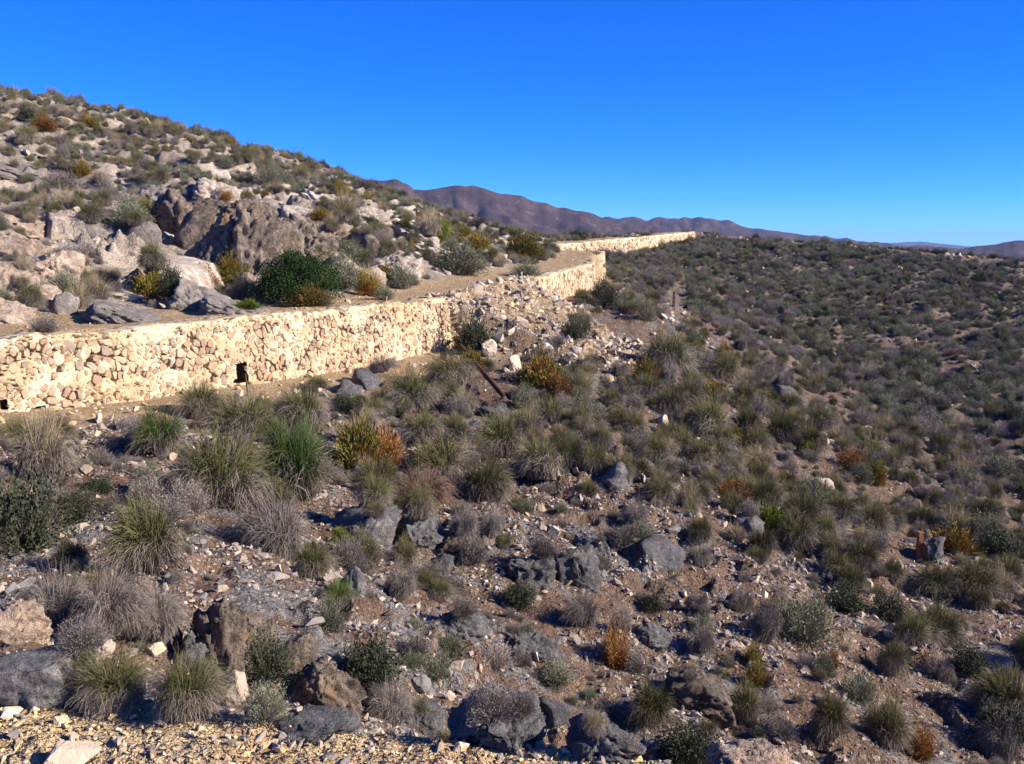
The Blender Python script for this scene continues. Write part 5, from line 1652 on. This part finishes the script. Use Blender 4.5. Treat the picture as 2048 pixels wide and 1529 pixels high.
def stone_px(u, v, w, kind, label, h=None, big=False):
    p = hit_any(u, v)
    if p is None:
        return
    k = p.length / FPX
    add_stone(p, w * k, kind, None, label, squash=(h or w * .7) / w / .65, hand=True, big=big)

for row in [
 (465, 1408, 66, 'pale', 'big cream boulder with flat underside beside the spiky tussock', 46, True), (505, 1400, 22, 'pale', 'small cream stone leaning on the big cream boulder', 20),
 (158, 1058, 30, 'pale', 'cream stone just below the small dark green bush', 20), (172, 1138, 32, 'pale', 'white stone below the small tussock at lower left', 20), (127, 1075, 16, 'pale', 'small round pale stone left of the tall fanning tussock', 20),
 (480, 1122, 34, 'pale', 'flat tan stone tilted over a dark gap on the red soil', 18), (558, 1145, 24, 'pale', 'tan stone right of the tilted flat stone on red soil', 24), (441, 1182, 26, 'pale', 'white triangular stone on bare red soil', 24),
 (500, 1012, 26, 'ochre', 'yellow stone below the tall green tussock', 18), (347, 918, 26, 'pale', 'white stone standing beside the fresh green tussock', 24), (375, 905, 28, 'ochre', 'orange-tan stone right of the fresh green tussock', 22),
 (199, 845, 20, 'pale', 'upright white stone leaning at the wall foot near the left end', 34), (140, 850, 36, 'ochre', 'large yellow stone below the wall left of the upright white stone', 20), (165, 892, 26, 'pale', 'tan stone under the upright white stone', 20), (193, 872, 18, 'pale', None, 18),
 (175, 945, 28, 'pale', 'grey-white stone beside the straw-coloured tussock', 24), (15, 935, 30, 'pale', 'cream stone at the left edge below the wall', 18), (30, 925, 14, 'pale', None, 20), (160, 925, 30, 'ochre', None, 22), (100, 985, 36, 'pale', None, 16), (60, 985, 30, 'pale', None, 20),
 (1645, 992, 46, 'pale', 'large white rock on the right slope above the bright green shrub', 26, True), (1325, 862, 30, 'pale', 'white rock among tussocks of the spur', 26, True), (1340, 872, 20, 'pale', None, 22), (1287, 962, 22, 'pale', 'white block beside a tussock on the slope', 24), (1152, 946, 24, 'pale', 'white stone among tussocks right of the low spreading tussock', 18),
 (1110, 1068, 32, 'pale', 'tan stone in a cluster above the slate outcrop', 22), (1085, 1062, 20, 'pale', None, 20), (1072, 1318, 26, 'pale', 'pale rounded stone at the foot of the shattered slate', 22), (960, 1340, 18, 'pale', 'white stone beside a small grey shrub at the bottom centre', 18),
 (1510, 482, 12, 'pale', 'white block on the skyline right of the far wall', 10), (1706, 492, 10, 'pale', 'small white block on the skyline farther right', 7), (1445, 478, 10, 'pale', None, 8), (1480, 479, 9, 'pale', None, 7), (1585, 486, 12, 'pale', None, 8), (1622, 490, 14, 'pale', None, 8),
 (770, 1360, 24, 'pale', None, 18), (728, 1325, 16, 'pale', None, 16), (655, 1320, 18, 'pale', 'pale stone right of the separate dark block', 16), (668, 1330, 14, 'pale', None, 14), (733, 1440, 20, 'pale', None, 22), (790, 1425, 30, 'pale', 'cream stone at the side of the grey boulder', 28, True), (845, 1385, 40, 'mix', 'grey-brown stone above the bluish low slab', 26, True), (900, 1400, 22, 'pale', None, 30),
 (212, 1312, 44, 'pale', 'white rock beneath the hanging grey tussock', 24, True), (310, 1310, 40, 'pale', 'cream rock lip beneath the second hanging tussock', 20, True), (290, 1375, 16, 'pale', 'white stone beside the wide tussock past the ledge', 24),
 (942, 1310, 20, 'mix', None, 16), (1005, 1150, 16, 'pale', None, 14), (1125, 600 + 550, 14, 'pale', None, 12), (1200, 1090, 16, 'pale', None, 12), (1255, 1185, 18, 'pale', None, 14), (1412, 1198, 20, 'pale', None, 20), (1368, 1190, 24, 'pale', None, 16), (1742, 1172, 18, 'pale', None, 16), (1880, 1190, 22, 'mix', 'grey stone in the tussocks below the post', 20), (1968, 1200, 18, 'pale', None, 20),
 (1605, 1340, 22, 'pale', 'pale stone on the slope right of the narrow olive shrub', 18), (1840, 1345, 16, 'pale', None, 14), (1960, 1320, 20, 'pale', None, 12), (1850, 1450, 22, 'pale', None, 14), (1468, 1035, 12, 'pale', None, 14), (1500, 720, 10, 'pale', None, 10), (1535, 723, 9, 'pale', None, 8), (1655, 835, 9, 'pale', None, 9),
 (1012, 805 - 60, 24, 'pale', 'white block at the toe of the rubble slide', 20), (980, 710, 34, 'pale', 'large tan block in the rubble near the dark bush', 24, True), (1030, 745, 34, 'pale', 'cream block with dark underside at the lower rubble edge', 28, True), (1000, 680, 34, 'pale', None, 24), (960, 650, 20, 'pale', None, 22)]:
    u, v, w, kd, lab, h = row[:6]
    stone_px(u, v, w, kd, lab, h, len(row) > 6)

def stone_field(n, xr, yr, zone, size, sig, kinds, dens, group, lo=.02, hi=.5):
    X, Y = RNG.uniform(*xr, n), RNG.uniform(*yr, n)
    z, s, sg, t, far = fields(X, Y)
    ok = zone(X, Y, s, sg, t, far) & (np.abs(X) < Y * .62 + 3) & (RNG.random(n) < dens(X, Y))
    names, wts = zip(*kinds)
    cum = np.cumsum(np.array(wts, float) / sum(wts))
    for i in np.nonzero(ok)[0]:
        w = float(np.clip(RNG.lognormal(math.log(size), sig), lo, hi))
        add_stone((X[i], Y[i], z[i]), w, names[int(np.searchsorted(cum, RNG.random()))], group)

RNG = np.random.default_rng(88)
stone_field(100000, (-9, 14), (4.3, 18), low_zone, .036, .6, [('mix', 6), ('pale', 1.0)], lambda X, Y: np.clip(.65 + 1.1 * fbm(X * .6, Y * .6, 511, 3), .12, 1), 'stones', .015, .22)
stone_field(36000, (-12, 28), (11, 60), low_zone, .075, .55, [('mix', 5), ('pale', 1.1)], lambda X, Y: np.clip(.45 + 1.2 * fbm(X * .35, Y * .35, 521, 3), .05, 1), 'stones', .03, .40)
stone_field(7000, (-13, 4), (9, 34), lambda X, Y, s, sg, t, far: (s < -.05) & (s > -1.9) & (sg > 10) & (sg < 12.6), .06, .6, [('ochre', 4), ('pale', 3), ('mix', 2)], lambda X, Y: 1.0 + 0 * X, 'stones fallen along the foot of the near wall', .02, .34)
stone_field(9000, (-45, 20), (14, 110), hill_zone, .24, .65, [('pale', 4), ('mix', 3)], lambda X, Y: np.clip(.3 + .9 * fbm(X * .2, Y * .2, 531, 3), .03, 1), 'stones', .06, .9)
stone_field(8000, (2, 78), (30, 128), far_zone, .22, .5, [('mix', 4), ('pale', 2.4)], lambda X, Y: np.clip(.4 + .9 * fbm(X * .15, Y * .15, 541, 3), .05, 1), 'stones', .08, .7)
stone_field(2500, (18, 70), (85, 135), lambda X, Y, s, sg, t, far: (np.abs(s) < 2.0) & (sg > 22.1) & (sg < 27), .36, .5, [('pale', 3), ('ochre', 1), ('mix', 1)], lambda X, Y: .6 + 0 * X, 'pale stones along the skyline', .12, .9)
stone_field(9000, (-13, 12), (9, 80), lambda X, Y, s, sg, t, far: (s > .3) & (s < 3.4) & (sg > 10) & (sg < 21), .06, .5, [('ochre', 5), ('pale', 2)], lambda X, Y: .25 + .75 * (fbm(X * .5, Y * .5, 551, 2) > .1), 'stones', .02, .25)
stone_field(2200, (-13, 4), (9, 34), lambda X, Y, s, sg, t, far: (s > .02) & (s < .75) & (sg > 10) & (sg < 12.1), .085, .55, [('ochre', 4), ('pale', 3)], lambda X, Y: .5 + .5 * (fbm(X * .7, Y * .7, 561, 2) > -.1), 'stones', .03, .26)
# broken pieces round the foot of each outcrop on the lower slope
for u, v, w, h, m, lab, kw in OUTCROPS:
    if v < 700:
        continue
    for _ in range(14):
        p = hit(u + RNG.normal(0, w * .55), v + abs(RNG.normal(0, h * .35)) - h * .25)
        if p is not None:
            add_stone(p, float(np.clip(RNG.lognormal(math.log(w * .13), .5), 4, 34)) * p.length / FPX, 'mix', 'stones', sink=.3)
# the slide of rubble between the two walls
for k in range(4200):
    sg = RNG.uniform(12.35, 15.15)
    f = RNG.random()
    off = .9 - (7.0 if sg < 14 else 3.0) * f
    x, y, z0 = seg_point(float(np.clip(sg, 12.3, 15.2)), off)
    x, y = x + off * -.05, y + RNG.normal(0, .5)
    dens_ = sstep(12.3, 13.0, sg) * (1 - sstep(4.2, 6.6, -off)) * (1 if sg > 13.05 or off > -1 else .7)
    if RNG.random() > dens_:
        continue
    loc, n_ = down_any(x, y)
    if loc is None:
        continue
    w = float(np.clip(RNG.lognormal(math.log(.15), .6), .05, .55))
    add_stone(loc + Vector((0, 0, -w * .12 * RNG.random())), w, 'pale' if RNG.random() < .5 else 'mix' if RNG.random() < .45 else 'ochre', 'blocks of the collapsed wall in the rubble slide')
# a thin stony tongue down from the middle wall's right end
for k in range(420):
    t_ = RNG.random()
    a_, b_ = hit(1225, 575), hit(1390, 690)
    q = a_.lerp(b_, t_) + Vector((RNG.normal(0, .8), RNG.normal(0, 1.2), 0))
    loc, n_ = down_any(q.x, q.y)
    if loc:
        add_stone(loc, float(np.clip(RNG.lognormal(math.log(.17), .5), .06, .5)), 'pale' if RNG.random() < .55 else 'mix', 'stones scattered on the spur below the middle wall')
# gravel of the ledge at our feet
lx, ly = RNG.uniform(-3.2, 1.6, 19000), RNG.uniform(1.9, 4.1, 19000)
lz, ls, lsg, lt, lf = fields(lx, ly)
for i in np.nonzero((ls > -.42))[0]:
    w = float(np.clip(RNG.lognormal(math.log(.0155), .5), .006, .08))
    add_stone((lx[i], ly[i], lz[i]), w, 'ochre' if RNG.random() < .9 else 'mix' if RNG.random() < .6 else 'pale', 'gravel')
for u, v, w, kd, lab in [(20, 1432, 46, 'pale', 'cream block lying on the rim of the gravel ledge at the left edge'), (68, 1420, 34, 'pale', 'pale flat stone on the rim of the gravel ledge'), (148, 1478, 34, 'pale', 'yellowish white stone with a dark shadow on the gravel ledge'), (246, 1494, 16, 'pale', 'small white stone on the gravel ledge'),
                         (140, 1526, 110, 'pale', 'big flat cream stone at the bottom edge of the gravel ledge'), (28, 1475, 40, 'mix', 'grey-brown flat stone on the gravel ledge at left'), (235, 1487, 34, 'mix', 'grey flat stone beside the small white one on the ledge'), (490, 1512, 26, 'ochre', 'tan pebble near the middle of the gravel ledge'),
                         (880, 1498, 34, 'ochre', 'orange-tan stone on the tip of the gravel ledge'), (790, 1500, 20, 'ochre', 'pale yellow stone on the rim near the ledge tip'), (320, 1450, 30, 'mix', None), (660, 1516, 32, 'mix', 'grey angular stone low on the gravel ledge'), (690, 1524, 30, 'mix', None), (300, 1500, 26, 'mix', None), (30, 1452, 20, 'ochre', None), (110, 1462, 24, 'ochre', None)]:
    stone_px(u, v, w, kd, lab, w * .55)

LIM = {'pale': 300, 'mix': 300, 'ochre': 300}
sp = np.array([q['p'][:] for q in STONES])
sz, ss_, ssg, st_, sfar = fields(sp[:, 0], sp[:, 1], False)
def stone_zone(i):
    x, y = sp[i, 0], sp[i, 1]
    g = STONES[i]['group']
    if g and g not in ('stones', 'gravel'):
        return {'stones fallen along the foot of the near wall': 'lying along the foot of the near wall', 'pale stones along the skyline': 'on the skyline beyond the far wall',
                'blocks of the collapsed wall in the rubble slide': 'in the rubble slide between the walls', 'stones scattered on the spur below the middle wall': 'on the spur below the middle wall'}[g]
    if math.hypot(x, y) < 5:
        return 'on the gravel ledge'
    if ss_[i] > 3:
        return 'on the rocky hillside above the track'
    if ss_[i] > 0 and ssg[i] < 22:
        return 'on the track'
    if sfar[i] > .5:
        return 'on the far dark slope'
    return 'on the slope below the near wall' if y > 13 else 'on the broken ground beyond the gravel ledge'
for i, q in enumerate(STONES):
    q['px'] = 1e6 if q['label'] else 0 if q['w'] * FPX / q['p'].length < 6 else seen_px(q['p'], q['w'], q['w'] * .4)
    q['i'] = i
SDESC = dict(pale='pale angular limestone block', mix='grey-brown angular stone', ochre='ochre gravel stone')
HERO = 900
for kind in ST:
    lst = sorted([q for q in STONES if q['kind'] == kind], key=lambda q: -q['px'])
    srcs = {}
    for q in [q for q in lst[:LIM[kind]] if q['px'] >= 7]:
        me = ST[kind][q['var']]
        if q['big']:
            HERO += 1
            me = big_stone_mesh(ST_NAME[kind], dict(pale=M_STONE_PALE, mix=M_STONE_MIX, ochre=M_STONE_OCHRE)[kind], HERO)
        o = link(ST_NAME[kind], me, loc=q['p'] + Vector((0, 0, q['scl'][2] * (.3 - q['sink'] if not q['big'] else .34))))
        o.scale = q['scl']
        o.rotation_euler = q['rot']
        zn = stone_zone(q['i'])
        sc_ = 'small ' if q['w'] < .09 else '' if q['w'] < .28 else 'large '
        tag(o, q['label'] or f"{sc_}{SDESC[kind]} {zn}", 'stone', f"{SDESC[kind]}s {zn}")
        if not q['big']:
            srcs.setdefault(q['var'], o)
        q['done'] = True
    vs = sorted(srcs)
    for nm, sel in ((dict(pale='pale_rubble', mix='stony_debris', ochre='gravel')[kind], [q for q in lst if not q.get('done')]),):
        if sel:
            stuff_object(nm, [srcs[v] for v in vs], np.array([vs.index(q['var']) if q['var'] in srcs else 0 for q in sel]), np.array([(q['p'] + Vector((0, 0, q['scl'][2] * .1)))[:] for q in sel]),
                         np.array([q['rot'] for q in sel]), np.array([q['scl'] for q in sel]))
print('stones', len(STONES))

# pale crumbling rock at the ledge's edge, bottom right
p = at(1512, 1529, 2.75)
me = rock_mesh('rock_outcrop', M_ROCK_PINK, 777, 5, blocky=.3, rough=.34, cracks=.05)
o = link('rock_outcrop', me, loc=p + Vector((0, .02, -.035)))
o.scale = (.13, .12, .088)
tag(o, 'pale crumbly lump of the ledge cut by the bottom edge, right of centre', 'rock')

# ------------------------------------------------------------------ posts, stake, rail and pole
def prism_along(name, a, b, prof, mat, label, cat, up=Vector((0, 0, 1)), taper=1.0, parent=None, wob=0.0):
    a, b = Vector(a), Vector(b)
    d = (b - a).normalized()
    sx = d.cross(up)
    if sx.length < 1e-3:
        sx = Vector((1, 0, 0))
    sx.normalize()
    sy = sx.cross(d).normalized()
    n = len(prof)
    V, steps = [], 6
    for k in range(steps + 1):
        t = k / steps
        c = a.lerp(b, t) - a + sx * (wob * math.sin(t * 5))
        f = 1 + (taper - 1) * t
        V += [tuple(c + sx * x * f + sy * y * f) for x, y in prof]
    F = [(k * n + i, k * n + (i + 1) % n, (k + 1) * n + (i + 1) % n, (k + 1) * n + i) for k in range(steps) for i in range(n)]
    F += [tuple(range(n))[::-1], tuple(range(steps * n, steps * n + n))]
    o = link(name, new_mesh(name, V, F, [mat]), parent, a if parent is None else None)
    if parent is None:
        tag(o, label, cat)
    return o
def post(u, v, w, h, mat, label, lean=(0, 0), bolts=False):
    p = hit(u, v)
    k = p.length / FPX
    r = w * k / 2
    a = p - Vector((0, 0, .25))
    b = p + Vector((lean[0], lean[1], h * k))
    prof = [(-r, -r * .55), (-r * .8, -r), (r * .8, -r), (r, -r * .6), (r, r * .6), (r * .75, r), (-r * .8, r), (-r, r * .5)]
    o = prism_along('fence_post', a, b, prof, mat, label, 'post', up=Vector((0, 1, 0)), taper=.9)
    if bolts:
        for f in (.35, .7):
            c = (b - a) * (.3 + f * .65)
            q = [(r * 1.12 * math.cos(t), r * 1.12 * math.sin(t)) for t in np.linspace(0, 6.28, 9)[:-1]]
            prism_along('wire_band', a + c, a + c + Vector((0, 0, .012)), q, M_RUST, None, None, up=Vector((0, 1, 0)), parent=o).location = c
    return o
post(1347, 614, 5, 30, M_WOOD, 'short dark weathered post standing alone on the spur', (.02, 0))
post(1838, 1117, 11, 50, M_REDWOOD, 'short rust-brown post standing beside a grey boulder', (.0, 0), True)
p = hit(497, 795)
prism_along('stake', p - Vector((0, 0, .1)), p + Vector((-.05, 0, .50)), [(.016 * math.cos(t), .016 * math.sin(t)) for t in np.linspace(0, 6.28, 7)[:-1]], M_WOOD, 'thin brown stake standing before the near wall below the drain hole', 'stake', up=Vector((0, 1, 0)))
a_, b_ = hit(909, 699), hit(1008, 822)
lift = max(0.0, max(((down(*(a_.lerp(b_, t)).xy).z - a_.lerp(b_, t).z) for t in np.linspace(0, 1, 25)))) + .24
R0 = .05
rail_prof = [(-.9, -1), (.9, -1), (.9, -.8), (.18, -.62), (.18, .45), (.5, .55), (.5, .95), (.3, 1.05), (-.3, 1.05), (-.5, .95), (-.5, .55), (-.18, .45), (-.18, -.62), (-.9, -.8)]
prism_along('iron_rail', a_ + Vector((0, 0, lift)), b_ + Vector((0, 0, lift)), [(x * R0, y * R0) for x, y in rail_prof], M_RUST, 'long rusty iron rail lying down the slope from the wall end', 'rail')
a_, b_ = hit(2000, 1186), hit(2060, 1222)
prism_along('pole', a_ + Vector((0, 0, .16)), b_ + Vector((0, 0, .16)), [(.035 * math.cos(t), .035 * math.sin(t)) for t in np.linspace(0, 6.28, 9)[:-1]], M_WOOD, 'dark wooden pole lying in tussocks at the right edge', 'pole', taper=.8)

# ------------------------------------------------------------------ the air
HAZE = True
if HAZE:
    hm = bpy.data.materials.new('haze')
    hm.use_nodes = True
    hn = hm.node_tree
    hn.nodes.clear()
    ho = hn.nodes.new('ShaderNodeOutputMaterial')
    hv = hn.nodes.new('ShaderNodeVolumePrincipled')
    hv.inputs['Color'].default_value = (0.36, 0.58, 1.0, 1)
    hv.inputs['Density'].default_value = 0.00007
    hn.links.new(hv.outputs[0], ho.inputs['Volume'])
    x0, x1, y0, y1, z0, z1 = -9000, 9000, -900, 13000, -75, 135
    V = [(x, y, z) for z in (z0, z1) for y in (y0, y1) for x in (x0, x1)]
    F = [(0, 2, 3, 1), (4, 5, 7, 6), (0, 1, 5, 4), (2, 6, 7, 3), (0, 4, 6, 2), (1, 3, 7, 5)]
    tag(link('haze', new_mesh('haze', V, F, [hm])), kind='stuff')
import OpenImageIO as oiio,sys
b=oiio.ImageBuf('/workdir/render_main.png');p=b.get_pixels()*255
for n,(x,y) in dict(top=(512,8),topR=(1000,8),mid=(700,110),low=(800,200),hor=(980,238),horL=(420,170)).items():
    print(n,p[y-3:y+4,x-3:x+4,:3].mean((0,1)).astype(int))
for n,(x0,y0,x1,y1) in dict(lowmid=(300,500,700,740),right=(700,300,1000,500),wall=(30,350,400,390),hill=(20,150,250,290),ledge=(20,725,150,760)).items():
    r=p[y0:y1,x0:x1,:3]; print(n,r.mean((0,1)).astype(int), r.std((0,1)).astype(int))
